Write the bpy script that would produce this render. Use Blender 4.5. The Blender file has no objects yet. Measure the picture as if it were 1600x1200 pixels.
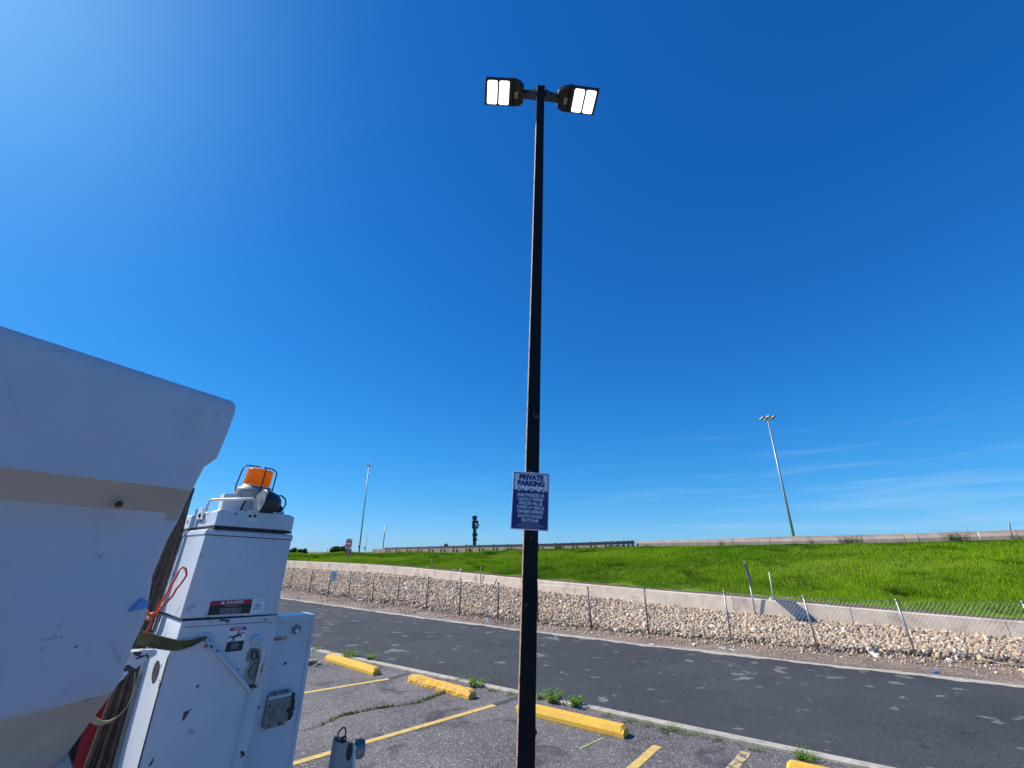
import bpy, bmesh, math, random
import numpy as np
from mathutils import Vector, Matrix
random.seed(7); rng = np.random.default_rng(7)
R = math.radians
# ------------------------------------------------ camera, sky, sun, exposure
FPX = 677.0; PITCH = math.atan(262/677); H = 2.2
S = bpy.context.scene; COL = S.collection
cam_d = bpy.data.cameras.new('camera'); cam = bpy.data.objects.new('camera', cam_d); COL.objects.link(cam)
cam_d.sensor_width = 36; cam_d.lens = 36*FPX/1600; cam_d.clip_start = .05; cam_d.clip_end = 20000
cam.location = (0, 0, H); cam.rotation_euler = (R(90)+PITCH, 0, 0); S.camera = cam
SUN_AZ, SUN_EL = math.atan2(-1, .25), R(43)
w_ = bpy.data.worlds.new('World'); S.world = w_; w_.use_nodes = True
nt = w_.node_tree; nt.nodes.clear()
out = nt.nodes.new('ShaderNodeOutputWorld'); bg = nt.nodes.new('ShaderNodeBackground')
sky = nt.nodes.new('ShaderNodeTexSky'); sky.sky_type = 'NISHITA'; sky.sun_disc = False
sky.sun_elevation = SUN_EL; sky.sun_rotation = SUN_AZ; sky.altitude = 1600; sky.air_density = 1.0; sky.dust_density = .35; sky.ozone_density = 2.6
hs = nt.nodes.new('ShaderNodeHueSaturation'); hs.inputs['Saturation'].default_value = 1.28; hs.inputs['Value'].default_value = 1.0
hs.inputs['Hue'].default_value = .5
tc = nt.nodes.new('ShaderNodeTexCoord'); mp = nt.nodes.new('ShaderNodeMapping'); mp.inputs['Scale'].default_value = (1.6, 2.0, 26); mp.inputs['Rotation'].default_value = (0, R(3), 0)
ns = nt.nodes.new('ShaderNodeTexNoise'); ns.inputs['Scale'].default_value = 1.7; ns.inputs['Detail'].default_value = 7; ns.inputs['Roughness'].default_value = .6
cr = nt.nodes.new('ShaderNodeValToRGB'); cr.color_ramp.elements[0].position = .52; cr.color_ramp.elements[1].position = .80; cr.color_ramp.elements[1].color = (.45, .45, .45, 1)
sx = nt.nodes.new('ShaderNodeSeparateXYZ'); mr = nt.nodes.new('ShaderNodeMapRange'); mr.inputs['From Min'].default_value = .25; mr.inputs['From Max'].default_value = .06
mul = nt.nodes.new('ShaderNodeMath'); mul.operation = 'MULTIPLY'
mr2 = nt.nodes.new('ShaderNodeMapRange'); mr2.inputs['From Min'].default_value = -.25; mr2.inputs['From Max'].default_value = .45; mul2 = nt.nodes.new('ShaderNodeMath'); mul2.operation = 'MULTIPLY'
mixc = nt.nodes.new('ShaderNodeMixRGB'); mixc.inputs['Color2'].default_value = (3.2, 4.6, 6, 1)
L = nt.links
L.new(sky.outputs[0], hs.inputs['Color']); L.new(tc.outputs['Generated'], mp.inputs[0]); L.new(mp.outputs[0], ns.inputs['Vector']); L.new(ns.outputs[0], cr.inputs[0])
L.new(tc.outputs['Generated'], sx.inputs[0]); L.new(sx.outputs['Z'], mr.inputs[0]); L.new(sx.outputs['X'], mr2.inputs[0])
L.new(cr.outputs[0], mul.inputs[0]); L.new(mr.outputs[0], mul.inputs[1]); L.new(mul.outputs[0], mul2.inputs[0]); L.new(mr2.outputs[0], mul2.inputs[1])
L.new(mul2.outputs[0], mixc.inputs['Fac']); 
hs.inputs['Saturation'].default_value = 1.28
sepc = nt.nodes.new('ShaderNodeSeparateColor'); L.new(hs.outputs[0], sepc.inputs[0]); comb = nt.nodes.new('ShaderNodeCombineColor')
KX = .11*2**.55
def mth(op, a, b=None):
    n_ = nt.nodes.new('ShaderNodeMath'); n_.operation = op
    for i_, v_ in enumerate((a, b)):
        if v_ is None: continue
        if isinstance(v_, float): n_.inputs[i_].default_value = v_
        else: L.new(v_, n_.inputs[i_])
    return n_.outputs[0]
# air colour of a clear high-altitude sky: Nishita radiance with a gentle shoulder in each channel
for ch, (ka, kb_) in enumerate([(.27, .0), (.985, .83), (1.65, .88)]):
    x_ = mth('MULTIPLY', sepc.outputs[ch], KX); y_ = mth('DIVIDE', mth('MULTIPLY', x_, ka/KX), mth('ADD', mth('MULTIPLY', x_, kb_), 1.0)); L.new(y_, comb.inputs[ch])
sdv = (math.sin(SUN_AZ)*math.cos(SUN_EL), math.cos(SUN_AZ)*math.cos(SUN_EL), math.sin(SUN_EL))
dp = nt.nodes.new('ShaderNodeVectorMath'); dp.operation = 'DOT_PRODUCT'; nrmv = nt.nodes.new('ShaderNodeVectorMath'); nrmv.operation = 'NORMALIZE'; L.new(tc.outputs['Generated'], nrmv.inputs[0]); L.new(nrmv.outputs[0], dp.inputs[0]); dp.inputs[1].default_value = sdv
gl = mth('POWER', mth('MAXIMUM', dp.outputs['Value'], 0.0), 18.0)
glc = nt.nodes.new('ShaderNodeMixRGB'); glc.blend_type = 'ADD'; L.new(gl, glc.inputs[0]); L.new(comb.outputs[0], glc.inputs[1]); glc.inputs[2].default_value = (1.0, 1.65, 1.5, 1)
L.new(glc.outputs[0], mixc.inputs['Color1']); L.new(mixc.outputs[0], bg.inputs[0]); L.new(bg.outputs[0], out.inputs[0])
bg.inputs[1].default_value = .11
sd = bpy.data.lights.new('sun', 'SUN'); sd.energy = 4.4; sd.angle = R(.5); sd.color = (1, .95, .87)
so = bpy.data.objects.new('sun', sd); COL.objects.link(so)
SV = Vector((math.sin(SUN_AZ)*math.cos(SUN_EL), math.cos(SUN_AZ)*math.cos(SUN_EL), math.sin(SUN_EL)))
so.rotation_euler = SV.to_track_quat('Z', 'Y').to_euler(); so.location = SV*50
S.view_settings.view_transform = 'Standard'; S.view_settings.look = 'None'; S.view_settings.gamma = 1; S.view_settings.exposure = .55

# ------------------------------------------------ survey helpers (measuring real positions)
cP, sP = math.cos(PITCH), math.sin(PITCH)
def ray(px, py):
    u = (px-800)/FPX; v = (600-py)/FPX
    return Vector((u, cP-v*sP, sP+v*cP))
def at(px, py, t): return Vector((0, 0, H))+ray(px, py)*t
def G(px, py, z=0):
    d = ray(px, py); t = (z-H)/d.z; return Vector((d.x*t, d.y*t, z))
def onpl(px, py, p0, n):
    d = ray(px, py); o = Vector((0, 0, H)); return o+d*((p0-o).dot(n)/d.dot(n))
E1 = Vector((.82, -.572, 0)).normalized(); W1 = Vector((-E1.y, E1.x, 0))
def SWp(s, w, z=0): return E1*s+W1*w+Vector((0, 0, z))

# ------------------------------------------------ materials
MATS = {}
def new_mat(name):
    m = bpy.data.materials.new(name); m.use_nodes = True; return m, m.node_tree, m.node_tree.nodes['Principled BSDF']
def pbr(name, col, rough=.6, metal=0, var=.12, vscale=6, bump=0, bscale=60, chips=None, chipscale=18, chipthr=.70, stain=None, stainscale=3, emit=None, scratch=None, detail=6, coords='Object', bdist=.01):
    if name in MATS: return MATS[name]
    m, t, b = new_mat(name); N = t.nodes; K = t.links
    b.inputs['Roughness'].default_value = rough; b.inputs['Metallic'].default_value = metal
    co = N.new('ShaderNodeTexCoord'); src = co.outputs[coords]
    n = N.new('ShaderNodeTexNoise'); n.inputs['Scale'].default_value = vscale; n.inputs['Detail'].default_value = detail; K.new(src, n.inputs['Vector'])
    r = N.new('ShaderNodeValToRGB'); r.color_ramp.elements[0].position = .3; r.color_ramp.elements[1].position = .7
    r.color_ramp.elements[0].color = tuple(c*(1-var) for c in col)+(1,); r.color_ramp.elements[1].color = tuple(min(1, c*(1+var)) for c in col)+(1,)
    K.new(n.outputs[0], r.inputs[0]); cur = r.outputs[0]
    def layer(cur, color, scale, thr, soft, det=5, dist=0.0, amt=1.0):
        q = N.new('ShaderNodeTexNoise'); q.inputs['Scale'].default_value = scale; q.inputs['Detail'].default_value = det; q.inputs['Distortion'].default_value = dist; K.new(src, q.inputs['Vector'])
        mr = N.new('ShaderNodeMapRange'); mr.inputs['From Min'].default_value = thr; mr.inputs['From Max'].default_value = thr+soft; mr.inputs['To Max'].default_value = amt; K.new(q.outputs[0], mr.inputs[0])
        mx = N.new('ShaderNodeMixRGB'); K.new(mr.outputs[0], mx.inputs[0]); K.new(cur, mx.inputs[1]); mx.inputs[2].default_value = tuple(color)+(1,); return mx.outputs[0]
    if stain: cur = layer(cur, stain, stainscale, .52, .22, 7, .6, .55)
    if scratch:
        q = N.new('ShaderNodeTexNoise'); q.inputs['Scale'].default_value = 2.6; q.inputs['Detail'].default_value = 4; q.inputs['Distortion'].default_value = 2.2; K.new(src, q.inputs['Vector'])
        a_ = N.new('ShaderNodeMath'); a_.operation = 'SUBTRACT'; K.new(q.outputs[0], a_.inputs[0]); a_.inputs[1].default_value = .5; b_ = N.new('ShaderNodeMath'); b_.operation = 'ABSOLUTE'; K.new(a_.outputs[0], b_.inputs[0])
        c_ = N.new('ShaderNodeMapRange'); c_.inputs['From Min'].default_value = .0035; c_.inputs['From Max'].default_value = .001; K.new(b_.outputs[0], c_.inputs[0])
        g_ = N.new('ShaderNodeTexNoise'); g_.inputs['Scale'].default_value = 5.5; K.new(src, g_.inputs['Vector']); h_ = N.new('ShaderNodeMapRange'); h_.inputs['From Min'].default_value = .56; h_.inputs['From Max'].default_value = .62; h_.inputs['To Max'].default_value = .7; K.new(g_.outputs[0], h_.inputs[0])
        p_ = N.new('ShaderNodeMath'); p_.operation = 'MULTIPLY'; K.new(c_.outputs[0], p_.inputs[0]); K.new(h_.outputs[0], p_.inputs[1])
        mx = N.new('ShaderNodeMixRGB'); K.new(p_.outputs[0], mx.inputs[0]); K.new(cur, mx.inputs[1]); mx.inputs[2].default_value = tuple(scratch)+(1,); cur = mx.outputs[0]
        cur = layer(cur, tuple(x*1.5 for x in scratch), 6.5, .655, .06, 8, 1.5, .5)
    if chips: cur = layer(cur, chips, chipscale, chipthr, .015, 3, .4)
    if scratch: cur = layer(cur, chips, chipscale*3.1, .775, .01, 2, .3)
    K.new(cur, b.inputs['Base Color'])
    if bump:
        q = N.new('ShaderNodeTexNoise'); q.inputs['Scale'].default_value = bscale; q.inputs['Detail'].default_value = 4; K.new(src, q.inputs['Vector'])
        bp = N.new('ShaderNodeBump'); bp.inputs['Strength'].default_value = bump; bp.inputs['Distance'].default_value = bdist; K.new(q.outputs[0], bp.inputs['Height']); K.new(bp.outputs[0], b.inputs['Normal'])
    if emit: b.inputs['Emission Color'].default_value = tuple(emit[:3])+(1,); b.inputs['Emission Strength'].default_value = emit[3]
    MATS[name] = m; return m

def asphalt(name, c0, c1, speck, wear=None, stain=None, spscale=70):
    m, t, b = new_mat(name); N = t.nodes; K = t.links; b.inputs['Roughness'].default_value = .85
    b.inputs['Specular IOR Level'].default_value = .3
    co = N.new('ShaderNodeTexCoord').outputs['Object']
    def noise(sc, det=5, dist=0, rough=.5):
        q = N.new('ShaderNodeTexNoise'); q.inputs['Scale'].default_value = sc; q.inputs['Detail'].default_value = det; q.inputs['Distortion'].default_value = dist; q.inputs['Roughness'].default_value = rough; K.new(co, q.inputs['Vector']); return q.outputs[0]
    def ramp(f, a, bb, ca, cb):
        r = N.new('ShaderNodeValToRGB'); r.color_ramp.elements[0].position = a; r.color_ramp.elements[1].position = bb; r.color_ramp.elements[0].color = tuple(ca)+(1,); r.color_ramp.elements[1].color = tuple(cb)+(1,); K.new(f, r.inputs[0]); return r.outputs[0]
    def mix(f, a, c, mode='MIX'):
        x = N.new('ShaderNodeMixRGB'); x.blend_type = mode
        if isinstance(f, float): x.inputs[0].default_value = f
        else: K.new(f, x.inputs[0])
        K.new(a, x.inputs[1])
        if isinstance(c, tuple): x.inputs[2].default_value = c+(1,)
        else: K.new(c, x.inputs[2])
        return x.outputs[0]
    cur = ramp(noise(.9, 8, .3, .6), .3, .7, c0, c1)
    # aggregate: voronoi cells, each stone its own tone
    v = N.new('ShaderNodeTexVoronoi'); v.inputs['Scale'].default_value = spscale; K.new(co, v.inputs['Vector'])
    sp = N.new('ShaderNodeSeparateColor'); K.new(v.outputs['Color'], sp.inputs[0])
    cur = mix(1.0, cur, ramp(sp.outputs[0], 0, 1, (.62,)*3, (1.38,)*3), 'MULTIPLY')
    cur = mix(ramp(sp.outputs[1], .90, .93, (0,)*3, (.8,)*3), cur, tuple(speck))
    cur = mix(1.0, cur, ramp(noise(320, 2), .35, .65, (.7,)*3, (1.3,)*3), 'MULTIPLY')
    if stain: cur = mix(ramp(noise(1.3, 7, .8, .62), .54, .66, (0,)*3, (.75,)*3), cur, tuple(stain))
    if wear:
        mp = N.new('ShaderNodeMapping'); mp.inputs['Rotation'].default_value = (0, 0, math.atan2(.572, .82)); mp.inputs['Scale'].default_value = (1, 1.3, 1); K.new(co, mp.inputs[0])
        vn = N.new('ShaderNodeTexNoise'); vn.inputs['Scale'].default_value = 2.1; vn.inputs['Detail'].default_value = 6; vn.inputs['Distortion'].default_value = .25; vn.inputs['Roughness'].default_value = .55; K.new(mp.outputs[0], vn.inputs['Vector'])
        big = noise(.22, 1); ad = N.new('ShaderNodeMath'); ad.operation = 'MULTIPLY_ADD'; ad.inputs[1].default_value = .25; K.new(big, ad.inputs[0]); K.new(vn.outputs[0], ad.inputs[2])
        cur = mix(ramp(ad.outputs[0], .742, .76, (0,)*3, (.8,)*3), cur, tuple(wear))
    cur = mix(1.0, cur, ramp(noise(.33, 3, .4), .35, .65, (.86,)*3, (1.12,)*3), 'MULTIPLY')
    wv = N.new('ShaderNodeTexNoise'); wv.inputs['Scale'].default_value = 3.; wv.inputs['Detail'].default_value = 5; K.new(co, wv.inputs['Vector'])
    vm = N.new('ShaderNodeVectorMath'); vm.operation = 'MULTIPLY_ADD'; K.new(wv.outputs['Color'], vm.inputs[0]); vm.inputs[1].default_value = (.45, .45, .45); K.new(co, vm.inputs[2])
    ve = N.new('ShaderNodeTexVoronoi'); ve.feature = 'DISTANCE_TO_EDGE'; ve.inputs['Scale'].default_value = .42; K.new(vm.outputs[0], ve.inputs['Vector'])
    cm = N.new('ShaderNodeMath'); cm.operation = 'MULTIPLY'; K.new(ramp(ve.outputs['Distance'], .0015, .0035, (.75,)*3, (0,)*3), cm.inputs[0]); K.new(ramp(noise(.8, 2), .5, .56, (0,)*3, (1,)*3), cm.inputs[1])
    cur = mix(cm.outputs[0], cur, tuple(c*.35 for c in c0))
    K.new(cur, b.inputs['Base Color'])
    bp = N.new('ShaderNodeBump'); bp.inputs['Strength'].default_value = .55; bp.inputs['Distance'].default_value = .006; K.new(v.outputs['Distance'], bp.inputs['Height'])
    K.new(bp.outputs[0], b.inputs['Normal']); MATS[name] = m; return m

def vcol_mat(name, rough=.6, trans=0, attr='Col', bump=0):
    m, t, b = new_mat(name); a = t.nodes.new('ShaderNodeAttribute'); a.attribute_name = attr
    t.links.new(a.outputs['Color'], b.inputs['Base Color']); b.inputs['Roughness'].default_value = rough
    b.inputs['Specular IOR Level'].default_value = .25
    if bump:
        co = t.nodes.new('ShaderNodeTexCoord'); q = t.nodes.new('ShaderNodeTexNoise'); q.inputs['Scale'].default_value = 45; t.links.new(co.outputs['Object'], q.inputs['Vector'])
        bp = t.nodes.new('ShaderNodeBump'); bp.inputs['Strength'].default_value = bump; bp.inputs['Distance'].default_value = .01; t.links.new(q.outputs[0], bp.inputs['Height']); t.links.new(bp.outputs[0], b.inputs['Normal'])
    if trans:
        tr = t.nodes.new('ShaderNodeBsdfTranslucent'); t.links.new(a.outputs['Color'], tr.inputs[0]); mx = t.nodes.new('ShaderNodeMixShader'); mx.inputs[0].default_value = trans
        o = t.nodes['Material Output']; t.links.new(b.outputs[0], mx.inputs[1]); t.links.new(tr.outputs[0], mx.inputs[2]); t.links.new(mx.outputs[0], o.inputs[0])
    MATS[name] = m; return m

M = {}
M['lot'] = asphalt('lot_asphalt', (.096, .087, .086), (.16, .147, .144), (.46, .42, .38), stain=(.040, .038, .042), spscale=88)
M['road'] = asphalt('road_asphalt', (.038, .043, .047), (.054, .060, .064), (.12, .118, .11), wear=(.19, .185, .175), spscale=95)
M['patch'] = pbr('dark_sealer', (.06, .06, .062), .9, var=.3, vscale=20, bump=.4)
M['concrete'] = pbr('kerb_concrete', (.42, .38, .31), .9, var=.22, vscale=9, bump=.5, bscale=90, stain=(.2, .18, .15), stainscale=5)
M['wall'] = pbr('wall_concrete', (.60, .495, .39), .9, var=.12, vscale=3, bump=.25, bscale=60, stain=(.10, .085, .07), stainscale=1.9)
M['barrier'] = pbr('barrier_concrete', (.36, .29, .235), .9, var=.14, vscale=1.5, stain=(.22, .18, .15), stainscale=.8)
M['dirt'] = pbr('brown_dirt', (.13, .092, .066), .95, var=.4, vscale=5, bump=1, bscale=30, bdist=.05)
M['verge'] = asphalt('gravel_verge', (.16, .115, .085), (.28, .205, .155), (.5, .43, .36), stain=(.085, .07, .055), spscale=38)
M['bed'] = pbr('stone_bed_soil', (.17, .13, .10), .95, var=.4, vscale=9, bump=1, bscale=30)
M['bank'] = pbr('turf_soil', (.11, .19, .018), .95, var=.45, vscale=2.2, bump=1, bscale=12, bdist=.06)
M['yellow'] = pbr('yellow_paint', (.75, .43, .045), .7, var=.1, vscale=4, bump=.3, bscale=80, chips=(.42, .36, .27), chipscale=24, chipthr=.675, stain=(.45, .28, .06), stainscale=8)
M['yellow_worn'] = pbr('worn_yellow_paint', (.74, .41, .04), .75, var=.12, vscale=6, bump=.8, bscale=50, chips=(.4, .33, .25), chipscale=22, chipthr=.60, stain=(.4, .25, .08), stainscale=9)
M['line'] = pbr('line_paint', (.62, .42, .12), .8, var=.15, vscale=12, bump=.4, bscale=150, chips=(.18, .16, .14), chipscale=30, chipthr=.66)
M['line_worn'] = pbr('line_paint_worn', (.55, .40, .17), .8, var=.15, vscale=12, bump=.4, bscale=150, chips=(.16, .14, .13), chipscale=14, chipthr=.52)
M['chalk'] = pbr('survey_paint', (.42, .50, .22), .8, var=.3, chips=(.16, .15, .14), chipscale=50, chipthr=.5)
M['bluepaint'] = pbr('blue_marking_paint', (.17, .32, .5), .8, var=.3, chips=(.16, .15, .14), chipscale=30, chipthr=.45)
M['galv'] = pbr('galvanised_steel', (.33, .34, .35), .45, .7, var=.2, vscale=8)
M['wire'] = pbr('fence_wire', (.36, .38, .39), .45, .5, var=.1)
M['postdark'] = pbr('weathered_post', (.15, .145, .14), .6, .4, var=.25, vscale=10)
M['mast'] = pbr('mast_steel', (.33, .35, .38), .45, .4, var=.06)
M['bronze'] = pbr('bronze_paint', (.007, .006, .006), .62, 0, var=.3, vscale=4, chips=(.16, .075, .045), chipscale=14, chipthr=.72); M['bronze'].node_tree.nodes['Principled BSDF'].inputs['Specular IOR Level'].default_value = .25
M['edge'] = pbr('sunlit_rusted_edge', (.36, .24, .17), .6, 0, var=.35, vscale=20, chips=(.04, .03, .03), chipscale=18, chipthr=.6)  # rust plus painted-in sunlight: paler colour for the pole's sunward side
M['fixture'] = pbr('fixture_black', (.018, .017, .014), .5, 0, var=.15)
M['led'] = pbr('led_lens', (.5, .5, .5), .5, 0, var=0, emit=(1, .985, .95, 1.6))
M['plaque'] = pbr('grey_label', (.36, .34, .30), .5, var=.2, vscale=80)
M['signwhite'] = pbr('sign_white', (.78, .79, .83), .4, var=.04)
M['navy'] = pbr('sign_navy', (.016, .018, .16), .4, var=.08)
M['red'] = pbr('sign_red', (.42, .02, .03), .45, var=.08)
M['black'] = pbr('black_print', (.022, .022, .024), .5, var=.1)
M['rubber'] = pbr('black_rubber', (.012, .012, .013), .55, var=.3, vscale=12)
M['white'] = pbr('truck_white', (.58, .625, .68), .32, 0, var=.05, vscale=5, bump=.06, bscale=9, chips=(.05, .05, .06), chipscale=19, chipthr=.70, stain=(.46, .48, .50), stainscale=2.2, scratch=(.14, .15, .17))
M['fibre'] = pbr('bucket_fibreglass', (.53, .55, .63), .42, 0, var=.05, vscale=3, bump=.08, bscale=14, chips=(.13, .14, .16), chipscale=13, chipthr=.715, stain=(.42, .40, .385), stainscale=3.2, scratch=(.14, .15, .17))
M['fibre_bounce'] = pbr('bounce_tinted_fibreglass', (.50, .455, .41), .6, 0, var=.10, vscale=5, bump=.08, bscale=14, chips=(.2, .19, .18), chipscale=15, chipthr=.72, stain=(.33, .29, .25), stainscale=4)  # warm light bounced off the pavement, painted into the ledge and underside colour
M['whitetube'] = pbr('tube_white', (.66, .68, .69), .35, 0, var=.08, chips=(.2, .1, .05), chipscale=60, chipthr=.7)
M['chipped'] = pbr('chipped_white_paint', (.6, .64, .7), .5, 0, var=.1, chips=(.07, .055, .05), chipscale=34, chipthr=.53)
M['inner'] = pbr('inner_painted_steel', (.30, .30, .28), .5, 0, var=.25, vscale=8, stain=(.16, .13, .07), stainscale=6, chips=(.08, .06, .05), chipscale=20, chipthr=.66)
M['amber'] = pbr('amber_lens', (1.0, .28, .0), .2, 0, var=.04)
_t = M['amber'].node_tree; _x = _t.nodes.new('ShaderNodeMixShader'); _x.inputs[0].default_value = .6; _l = _t.nodes.new('ShaderNodeBsdfTranslucent'); _l.inputs[0].default_value = (1, .45, .01, 1)
_t.links.new(_t.nodes['Principled BSDF'].outputs[0], _x.inputs[1]); _t.links.new(_l.outputs[0], _x.inputs[2]); _t.links.new(_x.outputs[0], _t.nodes['Material Output'].inputs[0])
M['lampblack'] = pbr('lamp_black', (.022, .026, .032), .38, 0, var=.1)
M['redpaint'] = pbr('red_paint', (.42, .018, .03), .4, 0, var=.15, vscale=4)
M['hose'] = pbr('brown_hose', (.115, .072, .045), .6, 0, var=.35, vscale=30)
M['hose2'] = pbr('dark_hose', (.035, .028, .022), .6, 0, var=.35, vscale=30)
M['olive'] = pbr('olive_webbing', (.12, .11, .04), .85, 0, var=.3, vscale=60, bump=.5, bscale=300)
M['cream'] = pbr('cream_webbing', (.45, .38, .22), .85, 0, var=.2, vscale=60, bump=.5, bscale=300)
M['orange'] = pbr('orange_cord', (.95, .09, .012), .6, 0, var=.1, vscale=60)
M['tape'] = pbr('blue_tape', (.12, .30, .62), .45, 0, var=.1)
M['tan'] = pbr('tan_label', (.45, .36, .26), .7, 0, var=.2, vscale=30)
M['rust'] = pbr('rust', (.16, .05, .018), .9, 0, var=.5, vscale=60)
M['latch'] = pbr('zinc_plate', (.21, .22, .21), .45, .55, var=.45, vscale=22, stain=(.07, .07, .05), stainscale=14)
M['ring'] = pbr('zinc_ring', (.45, .43, .36), .35, .8, var=.2)
M['blackmetal'] = pbr('black_wire', (.02, .02, .022), .4, .3, var=.1)
M['bank'].node_tree.nodes['Principled BSDF'].inputs['Specular IOR Level'].default_value = 0
M['far'] = pbr('far_plain', (.12, .13, .06), .95, var=.3, vscale=.02)
M['tower'] = pbr('dark_sign_panel', (.03, .032, .045), .6, 0, var=.3, vscale=.5)
M['railmat'] = pbr('guardrail_steel', (.07, .08, .10), .5, .5, var=.15)
M['litterwhite'] = pbr('litter_white', (.62, .60, .56), .7, 0, var=.1)
M['litterblue'] = pbr('litter_blue', (.10, .22, .5), .6, 0, var=.2)
M['wood'] = pbr('weathered_wood', (.30, .22, .15), .9, 0, var=.3, vscale=30)
M['leafv'] = vcol_mat('foliage', .8, .3); M['leafv'].node_tree.nodes['Principled BSDF'].inputs['Specular IOR Level'].default_value = .06
M['stonev'] = vcol_mat('cobble_stone', .85, 0, bump=.5)

# ------------------------------------------------ building helpers
def tag(o, label=None, cat=None, group=None, kind=None):
    if label: o['label'] = label
    if cat: o['category'] = cat
    if group: o['group'] = group
    if kind: o['kind'] = kind
    return o
def empty(name, loc, label, cat, group=None):
    o = bpy.data.objects.new(name, None); COL.objects.link(o); o.location = loc; o.empty_display_size = .1
    return tag(o, label, cat, group)
ORG = {}
class MB:
    def __init__(s): s.v = []; s.f = []; s.m = []; s.sm = []
    def add(s, vs, fs, mi=0, smooth=False):
        b = len(s.v); s.v += [Vector(q) for q in vs]; s.f += [tuple(b+i for i in f) for f in fs]; s.m += [mi]*len(fs); s.sm += [smooth]*len(fs); return s
    def box(s, c, size, ax=None, mi=0):
        ax = ax or (Vector((1, 0, 0)), Vector((0, 1, 0)), Vector((0, 0, 1))); c = Vector(c); h = [a*(d/2) for a, d in zip(ax, size)]
        vs = [c+h[0]*i+h[1]*j+h[2]*k for i in (-1, 1) for j in (-1, 1) for k in (-1, 1)]
        return s.add(vs, [(0, 1, 3, 2), (4, 6, 7, 5), (0, 4, 5, 1), (2, 3, 7, 6), (0, 2, 6, 4), (1, 5, 7, 3)], mi)
    def prism(s, pts, vec, mi=0):
        pts = [Vector(p) for p in pts]; vec = Vector(vec); n = len(pts)
        nor = Vector((0, 0, 0))
        for i in range(n): nor += pts[i].cross(pts[(i+1) % n])
        if nor.dot(vec) > 0: pts = pts[::-1]
        return s.add(pts+[p+vec for p in pts], [tuple(range(n)), tuple(range(2*n-1, n-1, -1))]+[(i, n+i, n+(i+1) % n, (i+1) % n) for i in range(n)], mi)
    def tube(s, path, r, n=8, mi=0, closed=False, cap=True):
        path = [Vector(p) for p in path]; m = len(path); rs = r if isinstance(r, (list, tuple)) else [r]*m; vs = []; up = None
        for i, p in enumerate(path):
            if closed: d = path[(i+1) % m]-path[i-1]
            else: d = path[min(i+1, m-1)]-path[max(i-1, 0)]
            if d.length < 1e-9: d = Vector((0, 0, 1))
            d.normalize()
            if up is None: up = Vector((0, 0, 1)) if abs(d.z) < .9 else Vector((1, 0, 0))
            a = (up-d*up.dot(d))
            if a.length < 1e-6: a = d.orthogonal()
            a.normalize(); up = a; b = d.cross(a)
            for k in range(n):
                th = 2*math.pi*k/n; vs.append(p+(a*math.cos(th)+b*math.sin(th))*rs[i])
        fs = []; mm = m if closed else m-1
        for i in range(mm):
            j = (i+1) % m
            for k in range(n): fs.append((i*n+k, i*n+(k+1) % n, j*n+(k+1) % n, j*n+k))
        s.add(vs, fs, mi, n > 4)
        if cap and not closed: s.add(vs[:n], [tuple(range(n-1, -1, -1))], mi); s.add(vs[-n:], [tuple(range(n))], mi)
        return s
    def lathe(s, c, axis, prof, n=24, mi=0, smooth=True):
        axis = Vector(axis).normalized(); a = axis.orthogonal().normalized(); b = axis.cross(a); c = Vector(c); vs = []; fs = []
        for h, r in prof:
            for k in range(n):
                th = 2*math.pi*k/n; vs.append(c+axis*h+(a*math.cos(th)+b*math.sin(th))*r)
        for i in range(len(prof)-1):
            for k in range(n): fs.append((i*n+k, i*n+(k+1) % n, (i+1)*n+(k+1) % n, (i+1)*n+k))
        s.add(vs, fs, mi, smooth); s.add(vs[:n], [tuple(range(n-1, -1, -1))], mi); s.add(vs[-n:], [tuple(range(n))], mi); return s
    def ribbon(s, path, widths, wdir, th=.003, mi=0):
        vs = []; fs = []; path = [Vector(p) for p in path]
        for i, p in enumerate(path):
            wd = (wdir[i] if isinstance(wdir, list) else wdir).normalized(); d = (path[min(i+1, len(path)-1)]-path[max(i-1, 0)]).normalized(); nn = d.cross(wd).normalized(); hw = widths[i]/2
            vs += [p+wd*hw+nn*th/2, p-wd*hw+nn*th/2, p-wd*hw-nn*th/2, p+wd*hw-nn*th/2]
        for i in range(len(path)-1):
            for k in range(4): fs.append((i*4+k, i*4+(k+1) % 4, i*4+4+(k+1) % 4, i*4+4+k))
        fs += [(3, 2, 1, 0), tuple(len(vs)-4+k for k in range(4))]
        return s.add(vs, fs, mi, False)
    def build(s, name, mats, parent=None, origin=None, bevel=0, seg=2):
        me = bpy.data.meshes.new(name); root = parent
        while root is not None and root.parent: root = root.parent
        off = Vector(root.location) if root is not None else (Vector(origin) if origin else Vector((0, 0, 0)))
        me.from_pydata([tuple(v-off) for v in s.v], [], s.f)
        for m in (mats if isinstance(mats, (list, tuple)) else [mats]): me.materials.append(m)
        me.polygons.foreach_set('material_index', s.m); me.polygons.foreach_set('use_smooth', s.sm)
        bm = bmesh.new(); bm.from_mesh(me); bmesh.ops.remove_doubles(bm, verts=bm.verts, dist=1e-6); bmesh.ops.recalc_face_normals(bm, faces=bm.faces); bm.to_mesh(me); bm.free(); me.update()
        o = bpy.data.objects.new(name, me); COL.objects.link(o)
        if parent is not None: o.parent = parent
        else: o.location = off
        if bevel:
            b = o.modifiers.new('bevel', 'BEVEL'); b.width = bevel; b.segments = seg; b.limit_method = 'ANGLE'; b.angle_limit = R(35); b.harden_normals = False
            for p in me.polygons: p.use_smooth = True
            try: me.set_sharp_from_angle(angle=R(35))
            except Exception: pass
        return o
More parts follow.
